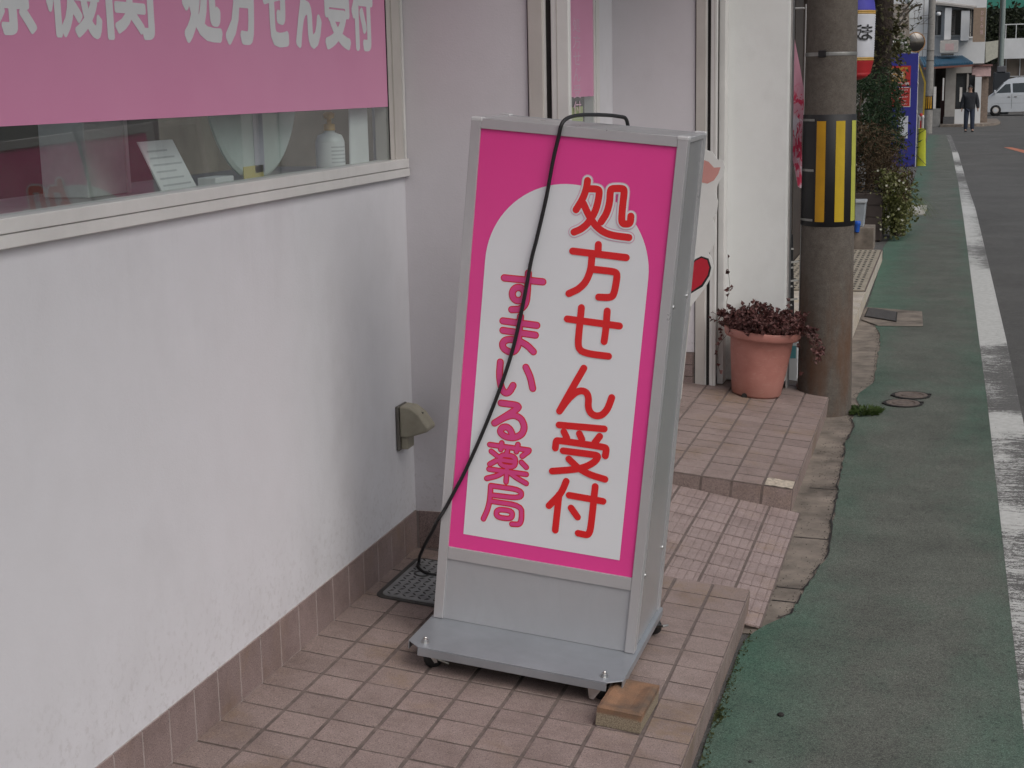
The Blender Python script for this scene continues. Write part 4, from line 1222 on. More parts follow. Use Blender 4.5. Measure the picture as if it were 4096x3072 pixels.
ab = thing('menu_board', 'black chalk menu board standing between the pillar and the pole', 'menu board', (.40, 5.62, -.2))
obj('panel', MB().hexa([(-.22, -.10, 0), (.228, -.10, 0), (.228, -.085, 0), (-.22, -.085, 0), (-.22, .02, .85), (.190, .02, .85), (.190, .035, .85), (-.22, .035, .85)]), mat('blackboard', (.018, .018, .020), .6), ab)
ch = MB()
for k in range(14):
    z = .30 + .035 * k
    yy = -.10 + .12 * z / .85 - .002
    x0 = .10 + .03 * (k % 3)
    ch.poly([(x0, yy, z), (x0 + .07, yy, z + .012), (x0 + .066, yy + .002, z + .022), (x0 - .004, yy + .002, z + .012)])
obj('chalk_writing', ch, mat('chalk', (.45, .45, .43), .9), ab)
obj('rear_leg', MB().hexa([(-.2, .22, 0), (.20, .22, 0), (.20, .235, 0), (-.2, .235, 0), (-.2, .04, .84), (.18, .04, .84), (.18, .052, .84), (-.2, .052, .84)]), M_DKWOOD, ab)
wb = thing('small_white_stand', 'small white stand with a teal patch low behind the pot', 'stand', (.628, 5.22, -.185))
obj('box', MB().box(-.05, .040, 0, .03, 0, .33), M_PAPER, wb, bevel=.004)
obj('teal_patch', MB().box(-.03, .030, -.0015, -.0002, .20, .27), mat('teal print', (.12, .36, .40), .5), wb)

# paper lantern on the next shop
ln = thing('paper_lantern', 'blue, white and red paper lantern hanging beyond the utility pole', 'lantern', (.685, 9.5, 1.50))
def rib(z0, z1, r0, r1, n):
    out_ = []
    for k in range(n * 2 + 1):
        q = k / (n * 2)
        out_.append((r0 + (r1 - r0) * q + (.0 if k % 2 == 0 else .0035), z0 + (z1 - z0) * q))
    return out_
M_LB = mat('blue paper', (.055, .050, .36), .6, var=.08); M_LW = mat('white paper', (.56, .57, .62), .6, var=.06); M_LR = mat('red paper', (.40, .012, .018), .6, var=.08); M_LG = mat('gold trim', (.42, .25, .05), .5)
obj('lower_paper', MB().lathe([(.03, 0), (.05, .006), (.085, .022), (.115, .05)] + rib(.05, .150, .115, .138, 6), 36), M_LR, ln, True)
obj('trim', MB().lathe([(.139, .150), (.142, .156), (.139, .162), (.142, .168), (.139, .175)], 36), M_LG, ln)
obj('middle_paper', MB().lathe(rib(.175, .505, .139, .145, 18), 36), M_LW, ln, True)
obj('trim', MB().lathe([(.145, .505), (.148, .512), (.145, .520), (.148, .528), (.145, .535)], 36), M_LG, ln)
obj('upper_paper', MB().lathe(rib(.535, .66, .144, .125, 7) + [(.09, .70), (.05, .71)], 36), M_LB, ln, True)
obj('hanger', MB().tube([(0, 0, .70), (0, 0, 1.1)], .004, 6), M_BLACK, ln)
ph = math.atan2(-2.993 - 9.5, 1.427 - .685)
for chv, a_c in (('ま', .62), ('坂', -.05)):
    me = fit_text(chv, .105, .120, .012)
    map_mesh(me, lambda x, y, a_c=a_c: Vector((.1505 * math.cos(ph + a_c + (x - .052) / .145), .1505 * math.sin(ph + a_c + (x - .052) / .145), .305 + y)))
    obj('lettering', me, M_BLACK, ln)

# concrete block, plastic box and hose tap on the step end
cbk = tag(obj('concrete_block', MB().box(.30, .757, 11.80, 12.15, -.105, .112), M_CONC, None, bevel=.006), 'plain concrete block at the far end of the slotted mats', 'block')
pbx = thing('plastic_box', 'grey-blue plastic box standing on the concrete block', 'box', (.57, 11.95, .114))
obj('tub', MB().hexa([(-.20, -.10, 0), (.085, -.10, 0), (.085, .14, 0), (-.20, .14, 0), (-.21, -.11, .225), (.100, -.11, .225), (.10, .15, .225), (-.21, .15, .225)]), mat('grey plastic', (.30, .33, .36), .5), pbx, bevel=.006)
obj('lid', MB().box(-.22, .107, -.12, .16, .2255, .250), mat('grey plastic lid', (.36, .38, .40), .5), pbx, bevel=.006)
tp = thing('blue_cup', 'small bright blue plastic cup in front of the concrete block', 'cup', (.605, 11.70, .10))
obj('cup', MB().lathe([(.022, -.02), (.030, .045), (.034, .05), (.034, .075), (.028, .085), (.001, .085)], 16), mat('bright blue plastic', (.015, .10, .50), .35), tp, True)
obj('bracket', MB().box(-.015, .015, .03, .10, -.03, .02), M_DARK, tp)

# planter and shrubs
M_PLANT = mat('dark brown planter', (.055, .040, .035), .7, var=.2, scale=10)
def gzz(y): return ground_z(y)
pl = thing('brown_planter', 'dark brown wooden planter under the roadside shrubs', 'planter', (.45, 14.3, gzz(14.3)))
obj('box', MB().box(-.35, .30, -.55, .75, 0, .52), M_PLANT, pl, bevel=.01)
for k in range(4): obj('plank', MB().box(-.345, .295, -.565, -.5502, .01 + .128 * k, .132 + .128 * k), M_PLANT, pl, bevel=.004)
obj('soil', MB().box(-.33, .28, -.53, .73, .521, .53), mat('dark soil', (.035, .026, .02), .95), pl)
def inside(poly, x, z):
    c = False
    n = len(poly)
    for i in range(n):
        (x1, z1), (x2, z2) = poly[i], poly[(i + 1) % n]
        if (z1 > z) != (z2 > z) and x < (x2 - x1) * (z - z1) / (z2 - z1) + x1: c = not c
    return c
def fill(seed, poly, yc, yd, n, L, Wd, bias=(0, 0, .3), clump=9, spread=.10):
    r_ = random.Random(seed)
    mb = MB()
    xs_ = [p[0] for p in poly]; zs_ = [p[1] for p in poly]
    made = 0
    while made < n:
        cx_ = r_.uniform(min(xs_), max(xs_)); cz = r_.uniform(min(zs_), max(zs_))
        if not inside(poly, cx_, cz): continue
        cy_ = yc + r_.uniform(-yd, yd)
        dd = (rdir(r_) + Vector(bias)).normalized()
        for k in range(clump):
            p_ = Vector((cx_ + r_.gauss(0, spread * .5), cy_ + r_.gauss(0, spread * .5), cz + r_.gauss(0, spread * .5)))
            leaf(mb, p_, (dd + rdir(r_) * .8), rdir(r_), L * r_.uniform(.6, 1.3), Wd * r_.uniform(.6, 1.3))
            made += 1
    return mb
M_LG1 = leaf_mat('dark conifer leaves', (.010, .022, .012), (.028, .055, .024), (.07, .11, .045))
M_LG2 = leaf_mat('dry brown twigs', (.034, .024, .014), (.085, .056, .032), (.15, .11, .06), .8, .1)
M_LG3 = leaf_mat('variegated ivy leaves', (.050, .060, .018), (.13, .14, .040), (.40, .38, .25))
M_LG4 = leaf_mat('strap leaves', (.030, .055, .016), (.09, .12, .035), (.20, .21, .08))
M_STEM = mat('woody stem', (.075, .055, .040), .9, var=.3, scale=20)
s1 = thing('evergreen_shrub', 'dark evergreen shrub rising beside the utility pole', 'shrub', (0, 0, 0))
obj('crown', fill(31, [(.10, 1.66), (.42, 1.60), (.58, 1.50), (.66, 1.60), (.74, 1.38), (.86, 1.44), (.87, 1.05), (.93, .95), (.95, .62), (.70, .50), (.40, .62), (.10, .60)], 14.75, .45, 3600, .075, .018), M_LG1, s1)
obj('stem', MB().tube([(.40, 14.6, gzz(14.6) + .50), (.42, 14.6, .9), (.45, 14.7, 1.4)], [.03, .022, .01], 6), M_STEM, s1)
s2 = thing('dry_shrub', 'brown half-dry shrub below the evergreen in the brown planter', 'shrub', (0, 0, 0))
obj('crown', fill(32, [(.15, 1.10), (.50, .98), (.80, 1.02), (.92, .66), (1.02, .40), (.92, .24), (.60, .34), (.15, .30)], 14.2, .45, 3400, .075, .014), M_LG2, s2)
obj('stem', MB().tube([(.55, 14.3, gzz(14.3) + .50), (.56, 14.3, .6), (.6, 14.2, .85)], [.02, .015, .008], 6), M_STEM, s2)
s3 = thing('variegated_ivy', 'yellow-green variegated ivy spilling over the planter onto the walkway', 'ivy', (0, 0, 0))
iv = fill(33, [(.70, .50), (.95, .46), (1.06, .30), (1.05, .05), (.98, -.12), (.82, -.18), (.74, -.05), (.72, .20)], 14.0, .30, 2000, .040, .034, (0, -.3, -.3))
obj('crown', iv, M_LG3, s3)
obj('stem', MB().tube([(.70, 14.2, gzz(14.2) + .50), (.80, 14.1, .34), (.88, 14.0, .0)], .008, 5), M_STEM, s3)
r = random.Random(8)
fl_ = MB()
for k in range(16):
    c_ = Vector((r.uniform(.40, 1.0), 13.62 + r.uniform(-.05, .1), r.uniform(-.12, .62)))
    if c_.x < .7 and c_.z < .34: continue
    for q in range(5): leaf(fl_, c_, (math.cos(q * 1.256), -.4, math.sin(q * 1.256)), (0, -1, .2), .016, .014, .1)
obj('flowers', fl_, mat('white petals', (.55, .54, .44), .6), s3)['kind'] = 'stuff'
s4 = thing('strap_leaved_plant', 'long strap-leaved plant arching over the walkway edge', 'plant', (.90, 14.4, gzz(14.4)))
sp = MB()
for k in range(58):
    a = r.uniform(-1.9, 1.2); l_ = r.uniform(.30, .55)
    d_ = Vector((math.cos(a), math.sin(a) * .8, 0))
    pts = [Vector((0, 0, .40)) + d_ * l_ * q + Vector((0, 0, (.42 * q - .62 * q * q) * l_ * 1.8)) for q in (0, .25, .5, .75, 1.0)]
    s_ = d_.cross(Vector((0, 0, 1))) * .009
    for i in range(4):
        w0, w1 = 1 - .2 * i, 1 - .2 * (i + 1)
        sp.poly([pts[i] - s_ * w0, pts[i] + s_ * w0, pts[i + 1] + s_ * w1, pts[i + 1] - s_ * w1])
obj('leaf_blades', sp, M_LG4, s4)
obj('pot', MB().lathe([(.001, 0), (.08, 0), (.10, .36), (.11, .40), (.001, .40)], 16), M_PLANT, s4)
tag(obj('kerb_stone', MB().prism([(.96, 17.25, gzz(17.5)), (1.14, 17.35, gzz(17.5)), (1.16, 18.1, gzz(17.5)), (.90, 18.1, gzz(17.5))], (0, 0, .07)), mat('pale concrete', (.42, .41, .38), .9, var=.2, bump=.3, space='world'), None, bevel=.01), 'low pale concrete stone on the walkway beyond the shrubs', 'kerb stone')

# ivy-clad tree with bare twigs
tr = thing('ivy_clad_tree', 'dark tree trunk wrapped in ivy behind the blue signboard', 'tree', (.60, 16.3, gzz(16.3)))
zt_ = -gzz(16.3)
obj('trunk', MB().tube(smooth_path([(-.02, 0, 0), (0, 0, 1.0), (-.01, 0, 2.0), (.0, .02, 3.0), (-.05, .05, 4.6), (0, .1, 6.0)], 3), [.15, .145, .14, .135, .13, .125, .12, .12, .115, .11, .10, .09, .08, .07, .06, .05], 12), mat('dark bark', (.045, .033, .026), .95, var=.4, scale=25, bump=1.0, bscale=40, bdist=.02), tr, True)
br = MB()
for pts in ([(-.05, 0, 2.55), (-.16, 0, 2.8), (-.22, -.05, 3.4), (-.28, 0, 4.2)], [(.0, 0, 2.9), (.10, 0, 3.2), (.22, .1, 3.6), (.5, .2, 4.6)], [(.03, 0, 2.3), (.12, .4, 2.42), (.2, .8, 2.55), (.34, 1.0, 2.75)], [(.04, 0, 2.35), (.15, .5, 2.38), (.3, .9, 2.6), (.42, 1.1, 2.66)], [(.12, .4, 2.42), (.18, .7, 2.38), (.26, .9, 2.45)]):
    br.tube(smooth_path(pts, 4), .012 if pts[0][0] >= .03 or pts[0][0] == .12 else .05, 6)
obj('limbs', br, mat('dark bark limb', (.05, .04, .03), .95, var=.3, scale=25), tr)
rr2 = random.Random(77)
tw = MB()
lv = MB()
for k in range(60):
    p0 = Vector((rr2.uniform(.10, .45), rr2.uniform(.5, 1.2), rr2.uniform(2.35, 2.80)))
    d_ = rdir(rr2, -.3) * rr2.uniform(.10, .22)
    tw.tube([p0, p0 + d_ * .5 + Vector((0, 0, .01)), p0 + d_], .0028, 3, False)
    if k % 3 == 0:
        for q in range(3): leaf(lv, p0 + d_ * rr2.random(), rdir(rr2), rdir(rr2), .045, .03)
for k in range(10): leaf(lv, Vector((.20, .7, 2.40)) + rdir(rr2) * .03, rdir(rr2), rdir(rr2), .05, .04)
obj('twigs', tw, M_STEM, tr)
iv = MB()
for k in range(1100):
    z_ = rr2.uniform(.9, 2.4) if rr2.random() < .8 else rr2.uniform(2.3, 3.2)
    a = rr2.uniform(0, 2 * math.pi)
    rad_ = .145 + abs(rr2.gauss(0, .06)) * (1.3 if z_ < 2.1 else .35)
    p0 = Vector((rad_ * math.cos(a), rad_ * math.sin(a), z_))
    leaf(iv, p0, Vector((math.cos(a), math.sin(a), -.8)) + rdir(rr2) * .7, rdir(rr2), .06, .05)
M_IVY = leaf_mat('olive ivy leaves', (.022, .022, .010), (.060, .055, .022), (.14, .12, .055))
obj('ivy', iv, M_IVY, tr)
cr_ = MB()
for k in range(900):
    p0 = Vector((rr2.gauss(0, .9), rr2.gauss(0, .9), 5.2 + rr2.gauss(0, .8)))
    leaf(cr_, p0, rdir(rr2), rdir(rr2), .12, .08)
cr_.v += lv.v[:0]
b0 = len(cr_.v); cr_.v += lv.v; cr_.f += [[i + b0 for i in f] for f in lv.f]
obj('crown', cr_, M_IVY, tr)
ga = random.Random(4)
tag(obj('garden_hedge', fill(41, [(-.6, 2.05), (.1, 2.44), (.42, 2.36), (.5, 2.0), (.5, 1.2), (-.6, 1.2)], 33.0, .5, 1500, .10, .07), leaf_mat('hedge leaves', (.030, .045, .018), (.07, .09, .035), (.14, .16, .07)), None), 'green garden hedge above the blue signboard', 'hedge')

# ------------------------------------------------------------------ blue signboard and yellow guard
YB = 30.2
gb = gzz(YB)
bs = thing('blue_signboard', 'tall blue signboard with red posters at the walkway edge', 'signboard', (.35, YB, gb))
M_BLUE = mat('deep blue paint', (.028, .030, .24), .5, var=.1, scale=3)
obj('panel', MB().box(-.38, .385, 0, .10, 0, 2.345), M_BLUE, bs, bevel=.006)
obj('edge_strip', MB().box(.3852, .395, .01, .09, 0.0, 2.34), M_ALU_W, bs)
M_PR = mat('red poster', (.42, .030, .025), .5); M_PY = mat('yellow lettering', (.55, .40, .03), .5); M_PW = mat('white lettering', (.62, .60, .58), .5); M_POB = mat('amber panel', (.36, .20, .06), .5)
def poster(x0, x1, z0, z1, edge):
    e = obj('poster', MB().box(x0 - .014, x1 + .014, -.004, -.0002, z0 - .014, z1 + .014), edge, bs)
    obj('sheet', MB().box(x0, x1, -.006, -.0042, z0, z1), M_PR, e)
    return e
p1 = poster(-.32, .225, 1.36 - gb, 1.755 - gb, M_PR)
obj('amber_block', MB().box(-.30, .13, -.008, -.0062, 1.44 - gb, 1.66 - gb), M_POB, p1)
def write(parent, s_, x, z, w_, h_, m_, off=.01):
    me = fit_text(s_, w_, h_, off)
    map_mesh(me, lambda a, b: Vector((x + a, -.0095, z + b)))
    obj('lettering', me, m_, parent)
write(p1, '毎週日と木曜日', -.30, 1.672 - gb, .47, .068, M_PY, .02)
write(p1, '19:00〜20:30', -.25, 1.60 - gb, .34, .045, M_PW, .02)
write(p1, '営業致します', -.26, 1.535 - gb, .36, .05, M_PW, .02)
write(p1, '営業時間', -.15, 1.372 - gb, .36, .055, M_PW, .02)
p2 = poster(-.20, .235, .935 - gb, 1.315 - gb, M_PW)
for k in range(5):
    write(p2, ('定休日のお知らせ', '毎週月曜日', '祝日は営業します', '御予約', 'お電話ください')[k], -.05, 1.255 - .072 * k - gb, .24 - .03 * (k % 2), .036, M_PW, .015)
obj('poster', MB().box(.02, .215, -.004, -.0002, .27 - gb, .735 - gb), mat('pale poster', (.55, .56, .60), .5, var=.1, scale=30), bs)
for z_ in (1.38, .80, .15): obj('clip', MB().box(.383, .405, -.012, .004, z_ - gb, z_ + .05 - gb), M_PW, bs)
yg = thing('yellow_guard', 'yellow plastic sheet strapped round a stub beside the blue signboard', 'guard', (.85, 30.55, gzz(30.55)))
M_YEL = mat('yellow plastic sheet', (.45, .47, .03), .5, var=.15, scale=6)
def warp(n_=10, m_=16):
    mb = MB()
    vs_ = []
    rw = random.Random(2)
    for i in range(n_ + 1):
        z_ = .78 * i / n_
        for k in range(m_):
            a = 2 * math.pi * k / m_
            rx_, ry_ = .098 - .022 * i / n_, .085
            f_ = 1 + rw.uniform(-.05, .05)
            vs_.append((rx_ * math.copysign(abs(math.cos(a)) ** .6, math.cos(a)) * f_, ry_ * math.copysign(abs(math.sin(a)) ** .6, math.sin(a)) * f_, z_ + (.02 * math.sin(3 * a) if i == n_ else 0)))
    mb.add(vs_, [[i * m_ + k, i * m_ + (k + 1) % m_, (i + 1) * m_ + (k + 1) % m_, (i + 1) * m_ + k] for i in range(n_) for k in range(m_)])
    return mb
obj('sheet', warp(), M_YEL, yg, True)
cd_ = MB()
cd_.tube([(-.10, -.095, .66), (.08, -.10, .775)], .006, 5); cd_.tube([(-.10, -.098, .24), (.10, -.105, .03)], .006, 5); cd_.tube([(-.09, -.095, .775), (.085, -.098, .78)], .005, 5)
obj('strap', cd_, M_BLACK, yg)
bo = thing('red_white_bollard', 'white guard post with red top rising behind the yellow sheet', 'bollard', (.815, 30.75, gzz(30.75)))
for dx in (-.035, .035): obj('post', MB().lathe([(.030, .5), (.030, 1.0), (.034, 1.005), (.034, 1.045), (.025, 1.06), (.001, 1.06)], 14, (dx, 0, 0)), M_PW, bo, True)
obj('red_cap', MB().lathe([(.036, 1.04), (.036, 1.075), (.03, 1.10), (.001, 1.105)], 14, (0, -.01, 0)), M_PR, bo, True)
obj('red_stripe', MB().box(-.012, .012, -.036, -.028, .62, .95), M_PR, bo)

# ------------------------------------------------------------------ far end of the street
fp = thing('far_utility_pole', 'far grey utility pole with a small striped band near the white building', 'utility pole', (.635, 55.1, gzz(55.1)))
obj('shaft', MB().lathe([(.150 - .003 * k, .5 * k) for k in range(18)], 18), mat('pale concrete pole', (.26, .25, .235), .9, var=.15, space='world'), fp, True)
obj('hazard_band', MB().lathe([(.150, .865), (.156, .87), (.156, 1.36), (.150, 1.365)], 18), M_BLACK, fp, True)
for a in (-2.05, -1.55, -1.05, -2.5): obj('stripe', MB().lathe([(.158, .90), (.158, 1.33)], 3, (0, 0, 0), 'z', a - .14, a + .14), mat('amber stripe', (.46, .175, .004), .5), fp)
obj('number_plate', MB().box(.155, .25, -.16, -.15, .90, 1.68), M_PW, fp)
for z_ in (2.95, 2.6): obj('strap', MB().lathe([(.140, z_), (.140, z_ + .03)], 16), M_IRON, fp)
mir = thing('convex_mirror', 'round orange-rimmed traffic mirror in front of the white building', 'traffic mirror', (.30, 46.0, gzz(46.0)))
MZ = 2.595 - gzz(46.0)
obj('post', MB().tube([(.09, .12, 0), (.09, .12, MZ + .25)], .035, 10), mat('weathered orange post', (.30, .20, .12), .7), mir)
def disc(prof, n_=28, yaw_=R(20)):
    mb = MB()
    vs_ = []
    for r_, h_ in prof:
        for k in range(n_):
            a = 2 * math.pi * k / n_
            x, y, z = r_ * math.cos(a), -h_, r_ * math.sin(a)
            vs_.append((x * math.cos(yaw_) - y * math.sin(yaw_), x * math.sin(yaw_) + y * math.cos(yaw_), z + MZ))
    mb.add(vs_, [[i * n_ + k, i * n_ + (k + 1) % n_, (i + 1) * n_ + (k + 1) % n_, (i + 1) * n_ + k] for i in range(len(prof) - 1) for k in range(n_)])
    return mb
obj('rim', disc([(.27, -.02), (.305, 0), (.31, .02), (.29, .03), (.28, .02)]), mat('faded orange rim', (.36, .19, .08), .6), mir, True)
obj('mirror_glass', disc([(.282, .015), (.2, .05), (.1, .07), (.002, .075)]), mat('mirror', (.16, .15, .14), .22, metal=1.0, var=.02), mir, True)

M_BW = mat('far white wall', (.66, .67, .68), .8, var=.08, scale=1.2, space='world'); M_BG = mat('far grey wall', (.34, .32, .30), .85, var=.15, scale=2, space='world')
M_WIN = mat('dark window', (.035, .038, .042), .2); M_BRN = mat('brown board', (.30, .22, .16), .7, var=.12); M_BTILE = mat('blue glazed roof tile', (.035, .13, .22), .35, var=.3, scale=6)
M_PINKB = mat('pale pink board', (.55, .38, .37), .7, var=.08); M_POST = mat('brown tiled post', (.24, .185, .15), .8, var=.2)
hb = thing('white_corner_building', 'white two-storey corner building with blue tiled awning at the street end', 'building', (0, 65.0, -.5))
obj('upper_wall', MB().box(-1.9, 2.71, 0, 6, 2.58, 7.5), M_BW, hb)
for z_ in (3.2, 3.85, 4.5): obj('board_joint', MB().box(-1.89, .60, -.012, -.0005, z_, z_ + .02), M_BG, hb)
obj('corner_joint', MB().box(.16, .185, -.015, -.0005, 2.6, 7.4), M_BG, hb)
obj('downpipe', MB().tube([(-.45, -.06, 2.9), (-.47, -.06, 7)], .05, 8), mat('grey green pipe', (.30, .36, .34), .6), hb)
for x0, x1, z0, z1 in ((.66, .89, 3.79, 4.79), (1.30, 1.68, 3.77, 4.79), (2.05, 2.20, 3.69, 4.84)):
    wn_ = obj('window', MB().box(x0, x1, -.03, .05, z0, z1), M_WIN, hb)
    obj('frame', MB().box(x0 - .03, x0, -.05, .05, z0 - .03, z1 + .03), M_BW, wn_)
    obj('sill', MB().box(x0 - .05, x1 + .05, -.10, -.031, z0 - .06, z0), M_BW, wn_)
    obj('curtain', MB().box(x0 + .03, x0 + .45 * (x1 - x0), -.0335, -.0305, z0 + .02, z1 - .02), M_BG, wn_)
for x0, x1, z0, z1 in ((1.04, 1.31, 3.57, 4.87), (1.70, 2.04, 3.52, 4.72)):
    f_ = obj('fin_wall', MB().box(x0, x1, -.9, 0, z0, z1), M_BW, hb)
    for q in (.25, .75): obj('bracket', MB().box(x1, x1 + .12, -.8, -.74, z0 + (z1 - z0) * q, z0 + (z1 - z0) * q + .03), M_IRON, f_)
obj('eave', MB().hexa([(.60, -1.0, 5.02), (2.3, -1.0, 4.78), (2.3, 0, 4.78), (.60, 0, 5.02), (.60, -1.0, 5.10), (2.3, -1.0, 4.86), (2.3, 0, 4.95), (.60, 0, 5.2)]), M_BG, hb)
sb = obj('sign_board', MB().box(2.18, 2.665, -1.6, -1.5, 3.43, 4.80), M_BRN, hb)
me = fit_text('お食事処', .001, .001)
for k, chv in enumerate('お好み焼'):
    me = fit_text(chv, .12, .20, .01)
    map_mesh(me, lambda a, b, k=k: Vector((2.46 + a, -1.606, 4.50 - .26 * k + b)))
    obj('lettering', me, M_PINKB, sb)
ac = obj('air_conditioner', MB().box(.88, 1.62, -1.3, -.9, 3.02, 3.53), mat('beige casing', (.48, .45, .42), .6), hb, bevel=.02)
obj('red_mark', MB().box(1.10, 1.45, -1.306, -1.3005, 3.12, 3.40), M_PINKB, ac)
obj('bracket', MB().box(.95, 1.45, -1.3, -.5, 2.93, 2.999), M_IRON, ac)
# blue tiled awning: rows of tile ridges
aw = obj('awning', MB().hexa([(.05, 0, 2.84), (1.80, 0, 2.84), (2.21, -3.0, 2.50), (.30, -3.0, 2.42), (.05, 0, 2.90), (1.80, 0, 2.90), (2.21, -3.0, 2.58), (.30, -3.0, 2.48)]), M_BTILE, hb)
for k in range(20):
    q = k / 19
    a_ = Vector((.07 + 1.71 * q, 0, 2.905)); b_ = Vector((.32 + 1.86 * q, -3.03, 2.495 + .09 * q))
    obj('tile_ridge', MB().tube([a_, b_], .035, 6), M_BTILE, aw)
obj('fascia', MB().hexa([(.30, -3.04, 2.36), (2.21, -3.04, 2.44), (2.21, -2.98, 2.44), (.30, -2.98, 2.36), (.30, -3.04, 2.44), (2.21, -3.04, 2.52), (2.21, -2.98, 2.499), (.30, -2.98, 2.419)]), mat('brown red fascia', (.20, .08, .06), .7), hb)
# ground floor
obj('ground_wall', MB().box(-1.9, .72, -.5, 0, -.3, 2.58), M_BG, hb)
obj('recess_wall', MB().box(.72, 2.2, .6, .8, -.3, 2.58), M_DKWOOD, hb)
obj('stone_wall', MB().box(-.2, 1.0, -1.2, -.9, -.2, .75), mat('grey stone wall', (.27, .265, .255), .9, var=.2, scale=4, space='world'), hb)
obj('door', MB().box(.98, 1.16, -.3, -.25, -.2, 1.65), mat('dark red door', (.09, .03, .025), .5), hb)
obj('pier', MB().box(1.16, 1.58, -.9, .2, -.2, 2.40), M_BG, hb)
obj('pier_foot', MB().box(1.12, 1.56, -1.0, -.901, -.2, .40), mat('dark stone', (.10, .10, .105), .8), hb)
obj('low_wall', MB().box(1.58, 2.32, -.9, -.7, -.2, .70), M_BW, hb)
lw = obj('window', MB().box(1.60, 2.02, -.35, -.3, .75, 2.18), M_WIN, hb)
obj('notice', MB().box(1.75, 1.85, -.37, -.351, 1.0, 1.6), M_PW, lw)
obj('frame', MB().box(2.02, 2.10, -.45, -.2, .70, 2.3), M_BG, lw)
obj('lintel', MB().box(1.5, 2.2, -.5, -.36, 2.19, 2.57), M_BG, hb)
obj('white_pier', MB().box(2.36, 2.62, -.4, .3, -.2, 2.02), M_BW, hb)
obj('dark_gap', MB().box(2.10, 2.36, .3, .5, -.2, 2.1), M_WIN, hb)
obj('porch_post', MB().box(2.63, 2.92, .6, .95, -.2, 2.02), M_POST, hb)
for k in range(14): obj('post_course', MB().box(2.622, 2.928, .592, .6, -.15 + .15 * k, -.035 + .15 * k), M_POST, hb)
obj('porch_box', MB().box(2.22, 2.99, .3, 1.6, 2.03, 2.46), M_PINKB, hb, bevel=.02)
obj('porch_cap', MB().box(2.15, 3.05, .2, 1.7, 2.461, 2.53), mat('dull red cap', (.24, .12, .11), .7), hb)
obj('camera_dome', MB().lathe([(.001, 0), (.06, .01), (.09, .05), (.09, .12), (.05, .16), (.001, .16)], 14, (.80, -2.2, 4.5)), M_BW, hb, True)
obj('sign_tube', MB().box(1.06, 1.12, -3.0, -2.95, 1.1, 2.0), M_PW, hb)
struct('corner_pavement', MB().prism([(1.0, 63.2, -.505), (1.9, 63.0, -.505), (2.7, 63.4, -.505), (3.25, 64.6, -.505), (3.5, 66.5, -.505), (3.5, 72, -.505), (1.0, 72, -.505)], (0, 0, .10)), M_CONC)
yp = tag(obj('yellow_canopy_edge', MB().prism([(.52, 40, 1.9), (.56, 40, 1.9), (.75, 40, 1.4), (.72, 40, .2), (.68, 40, .2), (.70, 40, 1.4)], (0, .06, 0)), mat('ochre canvas', (.36, .25, .03), .7), None), 'ochre canvas strip hanging just behind the blue signboard', 'canopy')
oh = thing('old_house', 'old grey tile-roofed house behind the ivy-clad tree', 'house', (0, 35.5, gzz(35.5)))
obj('wall', MB().box(-3, .30, 0, 3, 0, 2.75), M_BG, oh)
obj('roof', MB().prism([(-3.2, -.6, 2.72), (-3.2, 3.6, 2.72), (-3.2, 1.5, 3.7)], (3.52, 0, 0)), mat('weathered roof tile', (.20, .17, .14), .9, var=.3, scale=8), oh)
for k in range(6): obj('tile_course', MB().box(-3.2, .33 - .012 * k, -.62 + .35 * k, -.60 + .35 * k, 2.75 + .163 * k, 2.80 + .163 * k), M_BG, oh)
obj('gutter', MB().tube([(-3.2, -.66, 2.70), (.36, -.66, 2.70)], .05, 8), M_ALU_W, oh)

# van
van = thing('silver_van', 'silver compact van parked at the junction on the right', 'van', (0, 80.0, ground_z(80)))
M_VAN = mat('silver car paint', (.62, .65, .69), .3, metal=.25, var=.03, coat=.4); M_TYRE = mat('tyre', (.014, .014, .015), .8)
L0, L1 = 3.22, 6.55
vw = .74
side = [(L0 + .05, .22), (L0, .45), (L0 + .02, .78), (L0 + .10, .98), (3.52, 1.12), (4.02, 1.64), (4.25, 1.80), (4.6, 1.88), (6.2, 1.90), (6.45, 1.82), (6.53, 1.1), (6.55, .5), (6.5, .24)]
belt = 1.10
def yoff(z): return vw if z <= belt else vw - (z - belt) * .16
vb = MB()
n_ = len(side)
vs_ = [(x, -yoff(z), z) for x, z in side] + [(x, yoff(z), z) for x, z in side]
fs = [[i, (i + 1) % n_, n_ + (i + 1) % n_, n_ + i] for i in range(n_)]
low_i = [0, 1, 2, 3, 4]
vs_ += [(6.53, -vw, belt), (6.53, vw, belt)]
e0, e1 = 2 * n_, 2 * n_ + 1
fs += [[0, 1, 2, 3, 4, 10, 11, 12], [4, 5, 6, 7, 8, 9, 10], [n_ + i for i in (12, 11, 10, 4, 3, 2, 1, 0)], [n_ + i for i in (10, 9, 8, 7, 6, 5, 4)]]
vb.add(vs_[:2 * n_], fs)
body = obj('body', vb, M_VAN, van, bevel=.035, seg=3)
def side_win(pts, s_):
    return MB().poly([(x, s_ * (yoff(z) + .012), z) for x, z in pts])
for pts in ([(3.60, 1.14), (4.33, 1.16), (4.29, 1.60), (4.06, 1.58)], [(4.43, 1.16), (5.25, 1.16), (5.22, 1.64), (4.40, 1.62)], [(5.35, 1.16), (6.38, 1.16), (6.30, 1.62), (5.33, 1.64)]):
    for s_ in (-1, 1): obj('window', side_win(pts, s_), mat('van glass', (.045, .055, .060), .08), van)
obj('windscreen', MB().poly([(3.535, -.66, 1.15), (4.00, -.60, 1.63), (4.00, .60, 1.63), (3.535, .66, 1.15)]), mat('van glass', (.045, .055, .060), .08), van)
van.children[-1].location = (-.02, 0, .012)
